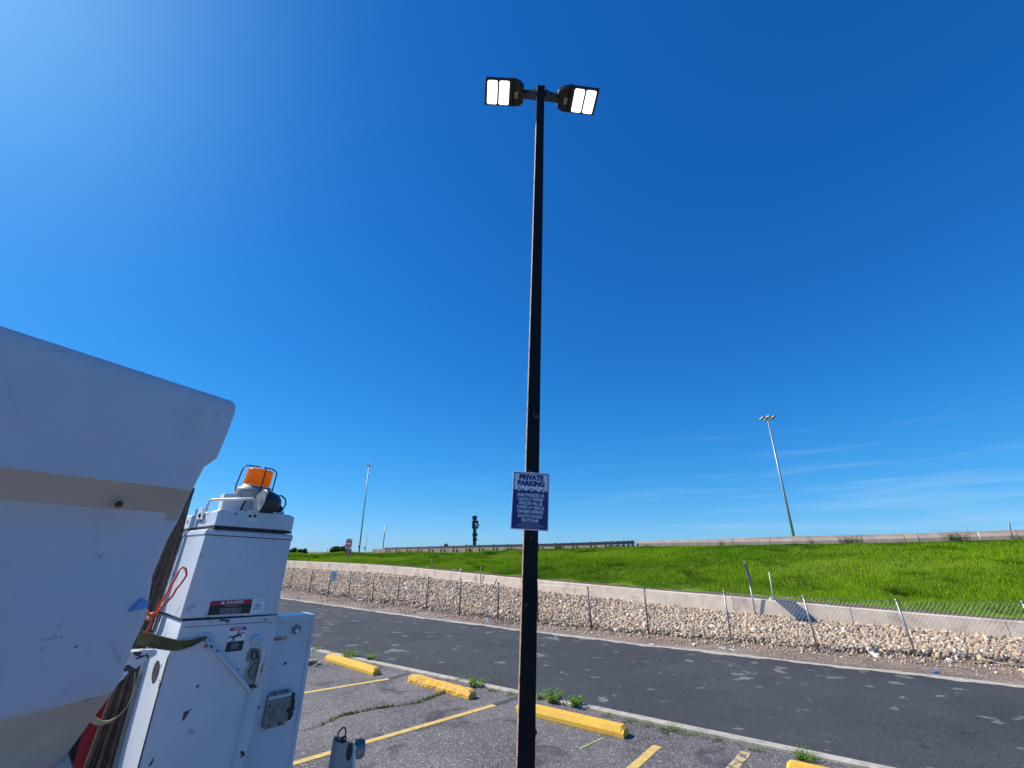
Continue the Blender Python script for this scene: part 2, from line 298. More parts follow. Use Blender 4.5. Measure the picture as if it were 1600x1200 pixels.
def fast_mesh(name, V, Fc, mat, cols=None, smooth=False, tri=3):
    me = bpy.data.meshes.new(name); V = np.asarray(V, np.float32); Fc = np.asarray(Fc, np.int32)
    me.vertices.add(len(V)); me.vertices.foreach_set('co', V.ravel()); k = Fc.shape[1]
    me.loops.add(Fc.size); me.loops.foreach_set('vertex_index', Fc.ravel()); me.polygons.add(len(Fc))
    me.polygons.foreach_set('loop_start', np.arange(len(Fc), dtype=np.int32)*k)
    me.polygons.foreach_set('use_smooth', np.full(len(Fc), smooth)); me.materials.append(mat)
    if cols is not None:
        a = me.color_attributes.new('Col', 'FLOAT_COLOR', 'POINT'); c = np.ones((len(V), 4), np.float32); c[:, :3] = cols; a.data.foreach_set('color', c.ravel())
    me.update(calc_edges=True); me.validate()
    o = bpy.data.objects.new(name, me); COL.objects.link(o); return o
def text_part(name, lines, o, rx, up, mat, parent, bold=0.0):
    """lines: (text, x, y, size, xscale, bold); raised lettering lying in the plane through o spanned by rx, up"""
    vs = []; fs = []; nrm = rx.cross(up).normalized()
    for (tx, x, y, size, xs, bold) in lines:
        cu = bpy.data.curves.new('t', 'FONT'); cu.body = tx; cu.size = size; cu.align_x = 'CENTER'; cu.align_y = 'CENTER'; cu.offset = bold; cu.extrude = 0; cu.resolution_u = 3
        to = bpy.data.objects.new('t', cu); COL.objects.link(to); dg = bpy.context.evaluated_depsgraph_get(); me = bpy.data.meshes.new_from_object(to.evaluated_get(dg))
        b = len(vs)
        for v in me.vertices: vs.append(o+rx*(x+v.co.x*xs)+up*(y+v.co.y)+nrm*.0012)
        for p in me.polygons: fs.append(tuple(b+i for i in p.vertices))
        bpy.data.objects.remove(to); bpy.data.curves.remove(cu); bpy.data.meshes.remove(me)
    m = MB(); m.add(vs, fs)
    me = bpy.data.meshes.new(name); root = parent
    while root.parent: root = root.parent
    me.from_pydata([tuple(v-Vector(root.location)) for v in vs], [], fs); me.materials.append(mat); me.update()
    ob = bpy.data.objects.new(name, me); COL.objects.link(ob); ob.parent = parent; return ob

# ------------------------------------------------ terrain: strips along the road
ip = np.interp
def wallw(s): return float(ip(s, [-300, -60, -30, -20, -14, -8, -3, 5, 60], [23, 21.5, 20.2, 19.2, 18.2, 17.2, 16.6, 16.4, 16.4]))
def wallz(s): return float(ip(s, [-80, -36, -27, -21, -17, -13, -8, -5.5, -3, -.5, 1.5, 4, 30], [1.1, .97, .9, .83, .74, .62, .49, .42, .37, .31, .27, .23, .1]))
def walltop(s): return float(ip(s, [-80, -36, -27, -21, -17, -13, -8, -5.5, -3, -.5, 1.5, 4, 30], [1.72, 1.53, 1.44, 1.33, 1.21, 1.09, .97, .91, .86, .755, .69, .63, .5]))
def crest(s): return float(ip(s, [-300, -56, -44, -30, -23.6, -19, -12.5, -9, -5, -2.5, 2.7, 5.3, 7.5, 60], [1.6, 1.98, 2.2, 2.24, 2.33, 2.52, 2.64, 2.68, 2.71, 2.72, 2.79, 2.84, 2.88, 3.2]))
def crest46(s): return float(ip(s, [-300, -80, -64, -55, -42, -34, -27, -18, -13, -7, -3.5, 4, 10, 80], [1.5, 1.86, 2.1, 2.22, 2.3, 2.4, 2.6, 2.85, 2.88, 2.9, 2.9, 3.0, 3.1, 3.5]))
def roadw(s): return float(ip(s, [-300, -24, -14, -8, -4.5, 0, 5, 60], [20, 13.3, 12.45, 12.2, 12.15, 12.3, 12.5, 12.5]))
def fencew(s): return float(ip(s, [-60, -29, -22, -17, -12, -8, -4, 0, 6, 60], [21, 16.84, 15.3, 14.6, 13.75, 13.6, 13.8, 14.1, 14.5, 14.6]))
ST = list(np.arange(-300, -60, 12.))+list(np.arange(-60, 16, .5))+list(np.arange(16, 61, 4.))
def strip(name, a, b, mat, ndiv=1, prof=None, bump=0, S_=None):
    S_ = S_ or ST; rngl = np.random.default_rng(3); V = []; Fc = []
    for s in S_:
        wa, za = a(s); wb, zb = b(s)
        for k in range(ndiv+1):
            f = k/ndiv; z = za+(zb-za)*(prof(f) if prof else f)
            if bump and 0 < k < ndiv: z += rngl.normal()*bump
            p = SWp(s, wa+(wb-wa)*f, z); V.append(p)
    n = ndiv+1
    for i in range(len(S_)-1):
        for k in range(ndiv): Fc.append((i*n+k, (i+1)*n+k, (i+1)*n+k+1, i*n+k+1))
    o = fast_mesh(name, V, Fc, mat, smooth=True); return tag(o, kind='structure')
gp = MB(); gp.add([(-6000, -6000, -.12), (6000, -6000, -.12), (6000, 6000, -.12), (-6000, 6000, -.12)], [(0, 1, 2, 3)]); tag(gp.build('ground', M['far']), kind='structure')
KW = 7.03; KT = .14
strip('parking_lot', lambda s: (-45, 0), lambda s: (KW, 0), M['lot'], 6)
kb = MB(); kb.prism([SWp(-200, KW, -.1), SWp(-200, KW, .022), SWp(-200, KW+.012, .03), SWp(-200, KW+KT-.012, .03), SWp(-200, KW+KT, .022), SWp(-200, KW+KT, -.1)], E1*260)
tag(kb.build('kerb', M['concrete']), kind='structure')
strip('road', lambda s: (KW+KT, 0), lambda s: (roadw(s)+.2, 0), M['road'], 4)
def rag(s): return .05*math.sin(s*3.1)+.04*math.sin(s*7.7+1)+.03*math.sin(s*17.3)
EDG = list(np.arange(-120, -45, 3.))+list(np.arange(-45, 16, .12))+list(np.arange(16, 61, 4.))
strip('road_edge', lambda s: (roadw(s)+rag(s)*.8-.02, .004), lambda s: (roadw(s)+.17+.05*math.sin(s*1.7), .012), M['concrete'], 1, S_=EDG)
strip('gravel_verge', lambda s: (roadw(s)+.16+.05*math.sin(s*1.7), .012), lambda s: (fencew(s), .0), M['verge'], 4, bump=.012)
def bedz(s, f): return 0+(wallz(s)-0)*f
strip('riprap_bed', lambda s: (fencew(s), 0), lambda s: (wallw(s), wallz(s)), M['bed'], 3)
GW = 1.45
strip('dirt_strip', lambda s: (wallw(s)+.22, walltop(s)-.03), lambda s: (wallw(s)+GW+.25*math.sin(s*.9), walltop(s)-.02), M['dirt'], 3, bump=.02)
def bankz(s, w):
    w0 = wallw(s)+GW-.3; f = (w-w0)/(32-w0); z0 = walltop(s)-.05; z1 = crest(s)-.17
    fe = min(max(f, 0), 1); env = min(1, fe*6, (1-fe)*6)
    return z0+(z1-z0)*(math.sin(fe*math.pi/2)*.55+.45*f)+env*(.08*math.sin(.6*s+.9*w)+.06*math.sin(1.7*s-1.3*w)+.035*math.sin(2.9*s+2.1*w))
SB = [s for s in ST]
V = []; Fc = []; nb = 48
for s in SB:
    w0 = wallw(s)+GW-.3
    for k in range(nb+1):
        w = w0+(32-w0)*k/nb; b = 0
        V.append(SWp(s, w, bankz(s, w)+b))
for i in range(len(SB)-1):
    for k in range(nb): a = i*(nb+1)+k; Fc.append((a, a+nb+1, a+nb+2, a+1))
tag(fast_mesh('grass_bank', V, Fc, M['bank'], smooth=True), kind='structure')
strip('highway', lambda s: (32, crest(s)-.17), lambda s: (46, crest46(s)-.35), M['verge'], 2)
strip('highway_road', lambda s: (46, crest46(s)-.35), lambda s: (62, crest46(s)-.1), M['road'], 1)
strip('far_slope', lambda s: (62, crest46(s)-.1), lambda s: (110, -.1), M['bank'], 2)

# concrete wall, one thing with jointed panels in its mesh
def wall_obj():
    m = MB(); st = [s for s in np.arange(-120, 30.1, 3.0)]
    for i in range(len(st)-1):
        a, b = st[i], st[i+1]-.015
        def sec(s): wz, tz, w = wallz(s), walltop(s), wallw(s); return [SWp(s, w-.05, wz-.4), SWp(s, w-.05, wz+.02), SWp(s, w+.0, tz-.02), SWp(s, w+.02, tz), SWp(s, w+.20, tz), SWp(s, w+.22, wz-.4)]
        A, B = sec(a), sec(b); n = 6
        m.add(A+B, [(5, 4, 3, 2, 1, 0), tuple(range(n, 2*n))]+[(k, (k+1) % n, n+(k+1) % n, n+k) for k in range(n)])
    o = m.build('concrete_wall', M['wall']); tag(o, 'low tan concrete wall running between the cobbles and the grass bank', 'wall')
wall_obj()

# ------------------------------------------------ cobbles (uncountable)
def ico(sub):
    bm = bmesh.new(); bmesh.ops.create_icosphere(bm, subdivisions=sub, radius=1); v = np.array([x.co[:] for x in bm.verts]); f = np.array([[q.index for q in p.verts] for p in bm.faces]); bm.free(); return v, f
def rot_batch(n):
    q = rng.normal(size=(n, 4)); q /= np.linalg.norm(q, axis=1)[:, None]; a, b, c, d = q.T
    return np.stack([np.stack([1-2*(c*c+d*d), 2*(b*c-a*d), 2*(b*d+a*c)], 1), np.stack([2*(b*c+a*d), 1-2*(b*b+d*d), 2*(c*d-a*b)], 1), np.stack([2*(b*d-a*c), 2*(c*d+a*b), 1-2*(b*b+c*c)], 1)], 1)
SCOL = np.array([(.58, .43, .28), (.64, .50, .34), (.48, .35, .24), (.68, .56, .41), (.40, .32, .25), (.62, .44, .25), (.30, .235, .19), (.70, .61, .48), (.54, .38, .25), (.50, .33, .24)])
def stones(name, P, size, sub, flat=.62):
    v0, f0 = ico(sub); n = len(P); m = len(v0)
    V = np.repeat(v0[None], n, 0)*(1+rng.normal(size=(n, m, 1))*.13); sc = np.stack([size*rng.uniform(.8, 1.25, n), size*rng.uniform(.6, 1, n), size*flat*rng.uniform(.8, 1.2, n)], 1)
    V = V*sc[:, None]; V = np.einsum('nij,nmj->nmi', rot_batch(n), V)+P[:, None]
    Fc = (f0[None]+(np.arange(n)*m)[:, None, None]).reshape(-1, 3); c = SCOL[rng.integers(0, len(SCOL), n)]*rng.uniform(.6, 1.12, (n, 1))
    return fast_mesh(name, V.reshape(-1, 3), Fc, M['stonev'], np.repeat(c, m, 0), smooth=True)
def bed_points(s0, s1, dens, f0=-.03, f1=.99):
    n = int((s1-s0)*3.4*dens); s = rng.uniform(s0, s1, n); f = rng.uniform(f0, f1, n); keep = rng.uniform(0, 1, n) < ip(f, [-.1, .0, .12, 1], [.1, .35, 1, 1])
    s, f = s[keep], f[keep]; ws = np.array([fencew(a) for a in s]); we = np.array([wallw(a)-.02 for a in s]); z = np.array([wallz(a) for a in s])*f+.02+rng.uniform(-.01, .05, len(s))
    w = ws+(we-ws)*f; ok = w > ws-.1+ip(s, [-4, -1, 2, 5, 9], [0, .12, .6, .9, 1.0])+rng.normal(size=len(s))*.16; s, w, z = s[ok], w[ok], z[ok]; return E1.x*s+W1.x*w, E1.y*s+W1.y*w, z, s
x, y, z, s_ = bed_points(-14, 9, 520); P = np.stack([x, y, z], 1)
tag(stones('riprap_stones', P, (rng.gamma(4, .0082, len(P))+.004).clip(.016, .12), 2 if False else 1), kind='stuff')
x, y, z, s_ = bed_points(-55, -14, 290); P = np.stack([x, y, z+.01], 1)
tag(stones('distant_riprap_stones', P, rng.gamma(6, .0083, len(P)).clip(.024, .12), 1), kind='stuff')
n = 5200; s_ = rng.uniform(-30, 9, n); fw = np.array([fencew(a) for a in s_]); rw = np.array([roadw(a)+.2 for a in s_]); w_ = fw-(fw-rw)*rng.beta(1, 2.6, n)+rng.uniform(0, 1, n)*ip(s_, [-3, 2, 6], [0, .5, .9])
P = np.stack([E1.x*s_+W1.x*w_, E1.y*s_+W1.y*w_, np.full(n, .014)+np.maximum(0, w_-fw)*.10], 1); tag(stones('loose_gravel', P, rng.gamma(3, .0065, n).clip(.006, .06), 1), kind='stuff')

# ------------------------------------------------ grass
def blades(name, base, hgt, wid, col, lean=.35):
    n = len(base); th = rng.uniform(0, 2*math.pi, n); dx = np.cos(th)*wid/2; dy = np.sin(th)*wid/2; la = rng.uniform(0, 2*math.pi, n); ll = rng.uniform(.05, lean, n)*hgt
    V = np.zeros((n, 3, 3)); V[:, 0] = base; V[:, 1] = base; V[:, 2] = base; V[:, 0, 0] -= dx; V[:, 0, 1] -= dy; V[:, 1, 0] += dx; V[:, 1, 1] += dy
    V[:, 2, 0] += np.cos(la)*ll; V[:, 2, 1] += np.sin(la)*ll; V[:, 2, 2] += hgt; V[:, :2, 2] -= .02
    return fast_mesh(name, V.reshape(-1, 3), np.arange(3*n).reshape(n, 3), M['leafv'], np.repeat(col, 3, 0))
def vnoise(x, y, seed):
    r = np.random.default_rng(seed); o = np.zeros_like(x)
    for k in range(7):
        a = r.uniform(0, 6.28); fr = r.uniform(.25, 1.6); o += np.sin(x*math.cos(a)*fr+y*math.sin(a)*fr+r.uniform(0, 6.28))/(1+fr*.6)
    return o/3.
n = 640000
u = rng.uniform(0, 1, n)
s_ = np.where(rng.uniform(0, 1, n) < .62, rng.uniform(-24, 13, n), rng.uniform(-75, -24, n)); fr = u**1.35
w0 = np.array([wallw(a) for a in s_])+GW-.28; w_ = w0+(32.2-w0)*fr
ed = (w_-w0); keep = (ed > .25+.25*np.sin(s_*2.3)+rng.uniform(-.2, .3, n)) | (fr > .2); s_, w_, fr = s_[keep], w_[keep], fr[keep]; n = len(s_)
zz = np.array([bankz(a, b) for a, b in zip(s_, w_)]); X = E1.x*s_+W1.x*w_; Y = E1.y*s_+W1.y*w_
dist = np.hypot(X, Y); clump = vnoise(s_*1.4, w_*2.2, 5); cl2 = vnoise(s_*.45, w_*.9, 9); cl3 = vnoise(s_*4, w_*5, 11)
hg = ((.06+.05*clump+.03*cl3+rng.uniform(0, .10, n))*ip(fr, [0, .7, 1], [1, 1, .55])).clip(.055, .4); wd = (.0009*dist*rng.uniform(.5, 1.2, n)).clip(.008, .06)
ca = np.array([.085, .205, .006]); cb = np.array([.30, .47, .012]); cc = np.array([.30, .30, .09])
tt = (.42+.50*cl2+.32*clump+.12*(.6-fr)+rng.normal(size=n)*.20).clip(0, 1)[:, None]; cg = ca*(1-tt)+cb*tt; dry = (rng.uniform(0, 1, n) < .05+.16*(cl2 > .40)+.10*(fr < .06))[:, None]; cg = np.where(dry, cc, cg); dk_ = (cl3+.6*clump < -.62)[:, None]; cg = np.where(dk_, cg*.55, cg)
tag(blades('bank_grass', np.stack([X, Y, zz], 1), hg, wd, cg), kind='stuff')

def tuft(name, loc, h, r, nbl, label, cat='plant', group=None, col=((.04, .10, .012), (.12, .22, .03)), broad=1.0, spread=.6):
    loc = Vector(loc); V = []; Fc = []; C = []
    for i in range(nbl):
        a = random.uniform(0, 6.283); rr = r*math.sqrt(random.random())*.5; b = Vector((math.cos(a)*rr, math.sin(a)*rr, 0)); hh = h*random.uniform(.45, 1.05); ln = Vector((math.cos(a), math.sin(a), 0))*hh*random.uniform(.1, spread)
        q = len(V); V += [Vector((0, 0, .004)), b+Vector((0, 0, .004))+Vector((-b.y, b.x, 0))*.05, b+Vector((0, 0, .006))]; Fc.append((q, q+1, q+2)); C += [(.05, .07, .02)]*3
        nleaf = random.randint(3, 6); t = random.random(); c = [col[0][k]*(1-t)+col[1][k]*t for k in range(3)]
        sd_ = Vector((-math.sin(a), math.cos(a), 0))*h*.012
        q = len(V); tip = b+ln+Vector((0, 0, hh)); V += [b-sd_, b+sd_, tip]; Fc.append((q, q+1, q+2)); C += [c]*3
        for k in range(nleaf):
            f = (k+1)/nleaf; p = b+ln*f*f+Vector((0, 0, hh*f)); aa = random.uniform(0, 6.283); d = Vector((math.cos(aa), math.sin(aa), random.uniform(-.2, .7)))*h*.30*broad*(1.1-f*.5); sdd = Vector((-math.sin(aa), math.cos(aa), 0))*h*.075*broad
            q = len(V); V += [p, p+d*.5+sdd, p+d, p+d*.5-sdd]; Fc += [(q, q+1, q+2), (q, q+2, q+3)]; C += [[min(1, x*random.uniform(.8, 1.25)) for x in c]]*4
    o = fast_mesh(name, np.array([v[:] for v in V]), np.array(Fc), M['leafv'], np.array(C)); o.location = loc; return tag(o, label, cat, group)
# weeds along the kerb
kw = [(492, 1017, .12, .14, 20, 'dark green weed at the kerb just right of the truck panel'), (520, 1022, .07, .2, 22, 'low flat weed at the kerb behind the farthest yellow wheel stop'), (548, 1027, .15, .34, 60, 'widest leafy weed clump behind the farthest yellow wheel stop'),
      (579, 1032, .15, .14, 34, 'upright round weed at the right end of the farthest wheel stop'), (719, 1064, .09, .16, 26, 'small weed on the kerb left of the larger one behind the chipped wheel stop'), (744, 1071, .14, .28, 50, 'bushy weed on the kerb beyond the right end of the chipped wheel stop'),
      (775, 1079, .045, .35, 30, 'low creeping weed on the kerb left of the light pole'), (797, 1086, .05, .2, 24, 'small weed patch touching the left side of the light pole at the kerb'), (845, 1092, .12, .12, 30, 'dark weed on the kerb just right of the light pole'),
      (863, 1097, .17, .22, 42, 'spiky bright weed, middle of three right of the light pole'), (899, 1104, .16, .16, 36, 'pale upright weed, rightmost of three right of the light pole'), (950, 1119, .05, .2, 20, 'tiny grass tuft on the kerb behind the middle of the long wheel stop'),
      (985, 1128, .04, .22, 22, 'small grass patch on the kerb behind the end of the long wheel stop'), (1014, 1135, .045, .22, 22, 'flat grass patch on the kerb right of the long wheel stop'), (1048, 1143, .06, .34, 44, 'long flat grass patch on the kerb above the stub of yellow line'), (1085, 1150, .04, .22, 24, 'thin grass patch on the kerb left of the dry brown weed'),
      (1125, 1160, .04, .22, 24, 'thin grass patch on the kerb right of the dry brown weed'), (1180, 1172, .035, .2, 24, 'small moss like patch on the kerb near the lower right'), (1258, 1187, .10, .2, 46, 'leafy green weed growing behind the nearest wheel stop at the bottom edge')]
for px, py, h, r, nb_, lab in kw: tuft('kerb_weed', G(px, py), max(h, .045)*.95, r, int(nb_*1.15), lab, 'weed', 'weeds along the parking kerb', broad=1.25, spread=.9, col=((.07, .15, .015), (.22, .38, .04)))
random.seed(21)
tuft('dry_weed', G(1106, 1155), .14, .12, 10, 'dry brown twiggy weed standing on the kerb', 'weed', None, col=((.16, .11, .06), (.25, .18, .09)), broad=.25)
# clumps on the bank
for s, w, h, r, nb_, lab in [(-1.6, 20.2, .3, .9, 160, 'dark weed clump low on the grass bank right of centre of the leaning fence post')]: pass
def bank_at(px, py):
    d = ray(px, py); t = 5.
    while t < 120:
        p = Vector((0, 0, H))+d*t; s = p.dot(E1); w = p.dot(W1)
        if w > wallw(s)+GW and w < 32 and p.z < bankz(s, w): return p
        if w >= 32: return SWp(s, 32, crest(s))
        t += .05
for px, py, h, r, nb_, lab in [(875, 855, .55, .9, 60, 'dark spiky weeds on the bank crest just right of the parking sign'), (1010, 853, .35, .5, 16, 'small weed on the crest near the end of the guardrail'), (1268, 846, .5, .25, 12, 'small dark weed on the crest right of the mast base'), (1330, 850, .62, 1.2, 70, 'large dark weed clump on the bank crest left of the right hand one'),
        (1495, 846, .6, 1.1, 70, 'dark tall weed clump on the crest near the right edge'), (1405, 928, .5, .7, 90, 'dark green thistle clump low on the grass bank'), (1446, 930, .32, 1.0, 80, 'dark green low patch right of the thistle clump on the bank'), (1580, 904, .35, .9, 60, 'dark weed patch on the bank at the right edge'), (1165, 862, .3, .8, 40, 'dark weed patch above the edge on sign'),
        (568, 876, .4, 1.5, 60, 'dark weed patch just right of the do not enter sign post'), (1125, 847, .45, .4, 20, 'tiny weed sprouting on the crest by the barrier'), (735, 856, .6, .5, 30, 'small weed in front of the guardrail below the sign tower'), (1595, 842, .4, .8, 40, 'weed clump on the crest at the far right')]:
    tuft('bank_weed', bank_at(px, py)-Vector((0, 0, .12)), h*.8, r, nb_*2, lab, 'weed', 'weed clumps on the grass bank', col=((.022, .055, .008), (.06, .12, .012)), broad=.55, spread=.45)
# weeds in the lot crack (uncountable)
cp = [(470, 1143), (500, 1134), (530, 1120), (560, 1113), (590, 1107), (620, 1103), (650, 1099), (675, 1090), (700, 1081)]
V = []; C = []
for i in range(len(cp)-1):
    a, b = G(*cp[i]), G(*cp[i+1])
    for k in range(int(85*[.15, .7, 1.3, .5, .9, .4, 1., 1.6][i])):
        f = random.random(); p = a.lerp(b, f)+Vector((random.gauss(0, .015), random.gauss(0, .015), 0)); q = Vector((random.gauss(0, .02), random.gauss(0, .02), random.uniform(.012, .05))); sdd = Vector((random.uniform(-1, 1), random.uniform(-1, 1), 0))*.010
        V += [p-sdd, p+sdd, p+q]; t = random.random(); C += [(.06+.08*t, .10+.10*t, .015+.02*t)]*3
tag(fast_mesh('crack_weeds', np.array([v[:] for v in V]), np.arange(len(V)).reshape(-1, 3), M['leafv'], np.array(C)), kind='stuff')
# the crack itself: a thin jagged dark sheet
ck = MB(); pts = []
for i in range(len(cp)-1):
    a, b = G(*cp[i], .004), G(*cp[i+1], .004)
    for k in range(8): pts.append(a.lerp(b, k/8)+Vector((0, random.gauss(0, .012), 0)))
for i in range(len(pts)-1):
    d = (pts[i+1]-pts[i]).normalized(); nn = Vector((-d.y, d.x, 0)); wa = .004+.004*abs(math.sin(i*1.7)); wb = .004+.004*abs(math.sin((i+1)*1.7)); ck.add([pts[i]-nn*wa, pts[i+1]-nn*wb, pts[i+1]+nn*wb, pts[i]+nn*wa], [(0, 1, 2, 3)])
tag(ck.build('crack', M['bed']), kind='structure')

# ------------------------------------------------ markings
def quad_sheet(name, pts, mat, z=.004, sub=1):
    m = MB(); m.add([G(x, y, 0)+Vector((0, 0, z)) for x, y in pts], [tuple(range(len(pts)))]); return tag(m.build(name, mat), kind='structure')
def line_sheet(name, a, b, wid, mat, ext=0, z=.004):
    A, B = G(*a), G(*b); d = (B-A).normalized(); A = A-d*ext; nn = Vector((-d.y, d.x, 0))*wid/2; m = MB(); up = Vector((0, 0, z)); k = 24
    L_ = [A.lerp(B, i/k)-nn*(1+random.uniform(-.06, .06))+up for i in range(k+1)]; R_ = [A.lerp(B, i/k)+nn*(1+random.uniform(-.06, .06))+up for i in range(k+1)]
    m.add(L_+R_, [(i, i+1, k+2+i, k+1+i) for i in range(k)]); return tag(m.build(name, mat), kind='structure')
line_sheet('parking_line', (474, 1083), (607, 1061), .10, M['line'], 3)
line_sheet('parking_line', (452, 1195), (772, 1102), .10, M['line'], 3)
line_sheet('parking_line', (985, 1203), (1027, 1166), .105, M['line'], 3.4)
line_sheet('parking_line', (1143, 1203), (1166, 1176), .11, M['line_worn'], 3)
line_sheet('old_line_patch', (608, 1061), (640, 1052), .09, M['patch'])
line_sheet('old_line_patch', (773, 1101), (808, 1090), .11, M['patch'])
line_sheet('survey_mark', (906, 1170), (941, 1154), .03, M['chalk'])
line_sheet('blue_mark', (476, 1048), (512, 1045), .04, M['bluepaint'])
# ------------------------------------------------ wheel stops
def wheel_stop(A, B, mat, label, rough=0.0):
    A.z = B.z = 0; d = (B-A).normalized(); nn = Vector((-d.y, d.x, 0)); Ln = (B-A).length; m = MB(); k = 26
    prof = [(-.085, 0), (-.085, .05), (-.052, .118), (.052, .118), (.085, .05), (.085, 0)]
    ring = []
    for i in range(k+1):
        x = Ln*i/k; e = 0
        if i == 0 or i == k: sc = .72
        elif i == 1 or i == k-1: sc = 1
        else: sc = 1
        if i == 1: x = .045
        if i == k-1: x = Ln-.045
        r_ = [A+d*x+nn*(py*(1 if pz < .02 else (sc if False else 1))+random.gauss(0, rough*.004))+Vector((0, 0, (pz*sc if pz > .06 else pz)+random.gauss(0, rough*.004)*(pz > 0))) for py, pz in prof]; ring.append(r_)
    n_ = len(prof); vs = [p for r_ in ring for p in r_]; fs = [(i*n_+j, i*n_+(j+1) % n_, (i+1)*n_+(j+1) % n_, (i+1)*n_+j) for i in range(k) for j in range(n_)]+[tuple(range(n_-1, -1, -1)), tuple(len(vs)-n_+j for j in range(n_))]
    m.add(vs, fs); c = (A+B)/2; o = m.build('wheel_stop', mat, origin=c, bevel=.003, seg=1)
    for p_ in o.data.polygons: p_.use_smooth = False
    return tag(o, label, 'wheel stop', 'yellow wheel stops along the kerb')
NB = W1*.085
wheel_stop(G(507, 1032)+NB, G(583, 1056)+NB, M['yellow'], 'smooth yellow concrete wheel stop farthest along the kerb, nearest the truck')
wheel_stop(G(636, 1066)+NB, G(733, 1094)+NB, M['yellow_worn'], 'chipped worn yellow wheel stop, second from the truck, left of the light pole', 1.0)
wheel_stop(G(806, 1113)+NB, G(975, 1155)+NB, M['yellow'], 'long smooth yellow wheel stop passing behind the light pole')
A4 = G(1231, 1214)+NB; wheel_stop(A4, A4+E1*1.83, M['yellow'], 'nearest yellow wheel stop cut off by the bottom edge of the photo')
def rubble(name, loc, r, mat, label, cat, sub=2, squash=(1, 1, .5), group=None, jit=.25):
    v, f = ico(sub); v = v*(1+rng.normal(size=(len(v), 1))*jit)*r*np.array(squash); th = rng.uniform(0, 6.28); c, s = math.cos(th), math.sin(th); v = v@np.array([[c, s, 0], [-s, c, 0], [0, 0, 1]])
    o = fast_mesh(name, v, f, mat); o.location = loc; return tag(o, label, cat, group)
rubble('broken_concrete', G(487, 1035, .03), .09, M['wood'], 'broken brown lump of concrete on the lot beside the truck', 'rubble', 2, (1.5, .8, .5))
rubble('broken_concrete', G(497, 1037, .02), .05, M['concrete'], 'smaller pale chip lying right of the broken brown lump', 'rubble', 2, (1.5, .8, .5))
# litter
LG = 'litter along the fence'
for px, py, r, mt, sq, lab in [(563, 938, .13, 'litterwhite', (2.2, .8, .5), 'white crumpled litter by the fence foot, left of the wider one'), (594, 940, .15, 'litterwhite', (2.6, .7, .4), 'wide flat white litter below the sixth fence post'), (457, 922, .12, 'litterwhite', (1.2, .8, .7), 'small white litter at the fence foot beside the truck cabinet'),
        (762, 969, .07, 'litterblue', (1.9, .9, .6), 'pale blue litter near the fence left of the light pole'), (720, 893, .09, 'litterwhite', (.8, .8, 1.3), 'white upright scrap at the grass edge above the wall'), (935, 972, .06, 'litterblue', (1, 1, .8), 'pale blue scrap among the cobbles right of the light pole'), (1025, 986, .07, 'litterblue', (1.4, 1, .7), 'blue scrap right of the middle fence post foot'),
        (1057, 992, .07, 'litterwhite', (1.2, .9, .8), 'pale scrap among the cobbles in the middle'), (1084, 1007, .06, 'litterwhite', (1.9, .7, .4), 'white paper on the gravel verge, left one of three'), (1129, 1013, .06, 'litterwhite', (1.6, .6, .4), 'white paper on the gravel verge, middle one of three'), (1143, 1015, .05, 'litterwhite', (1.4, .6, .35), 'small white paper on the gravel verge, right one of three'),
        (1019, 1007, .05, 'litterwhite', (1.2, .6, .4), 'tiny white scrap on the verge near the road edge'), (1000, 991, .06, 'tan', (1.1, .9, .8), 'yellowish scrap at the edge of the cobbles'), (1461, 1050, .055, 'litterblue', (1.4, .6, .45), 'bright blue crumpled scrap at the road edge on the right'), (1366, 1023, .09, 'litterwhite', (1.7, .7, .5), 'broken pale slab near the leaning fence post'), (1383, 1018, .06, 'litterblue', (1, .9, .8), 'grey blue scrap left of the leaning fence post'),
        (1484, 1032, .06, 'litterwhite', (1.1, .7, .7), 'white scrap right of the leaning fence post'), (1293, 946, .05, 'litterblue', (1.6, .8, .5), 'blue scrap on top of the dirt above the wall'), (1205, 936, .06, 'litterwhite', (1, .9, .9), 'white pebble like scrap at the wall top beside the shadow'), (1545, 1035, .08, 'stone', (1.2, 1, .8), 'loose brown rock on the verge near the right edge')]:
    mt_ = M['wood'] if mt == 'stone' else M[mt]
    if py < 950 and 600 < px: p = at(px, py, 1); d = ray(px, py); t = 5; 
    if px in (720, 1293, 1205):
        d = ray(px, py); t = 5.
        while True:
            p = Vector((0, 0, H))+d*t; s = p.dot(E1); w = p.dot(W1)
            if w > wallw(s)+.3 and p.z < walltop(s)+.02: break
            t += .03
    else: p = G(px, py, .03)
    rubble('litter' if mt != 'stone' else 'rock', p, r, mt_, lab, 'litter' if mt != 'stone' else 'rock', 2, sq, LG if mt != 'stone' else None, .3)
m = MB(); a, b = G(1556, 1036, .03), G(1602, 1042, .03); m.tube([a, a.lerp(b, .5)+Vector((0, 0, .01)), b+(b-a)*.2], [.018, .02, .014], 7); tag(m.build('broken_stick', M['wood'], origin=a), 'pale broken stick lying on the verge at the right edge', 'stick')

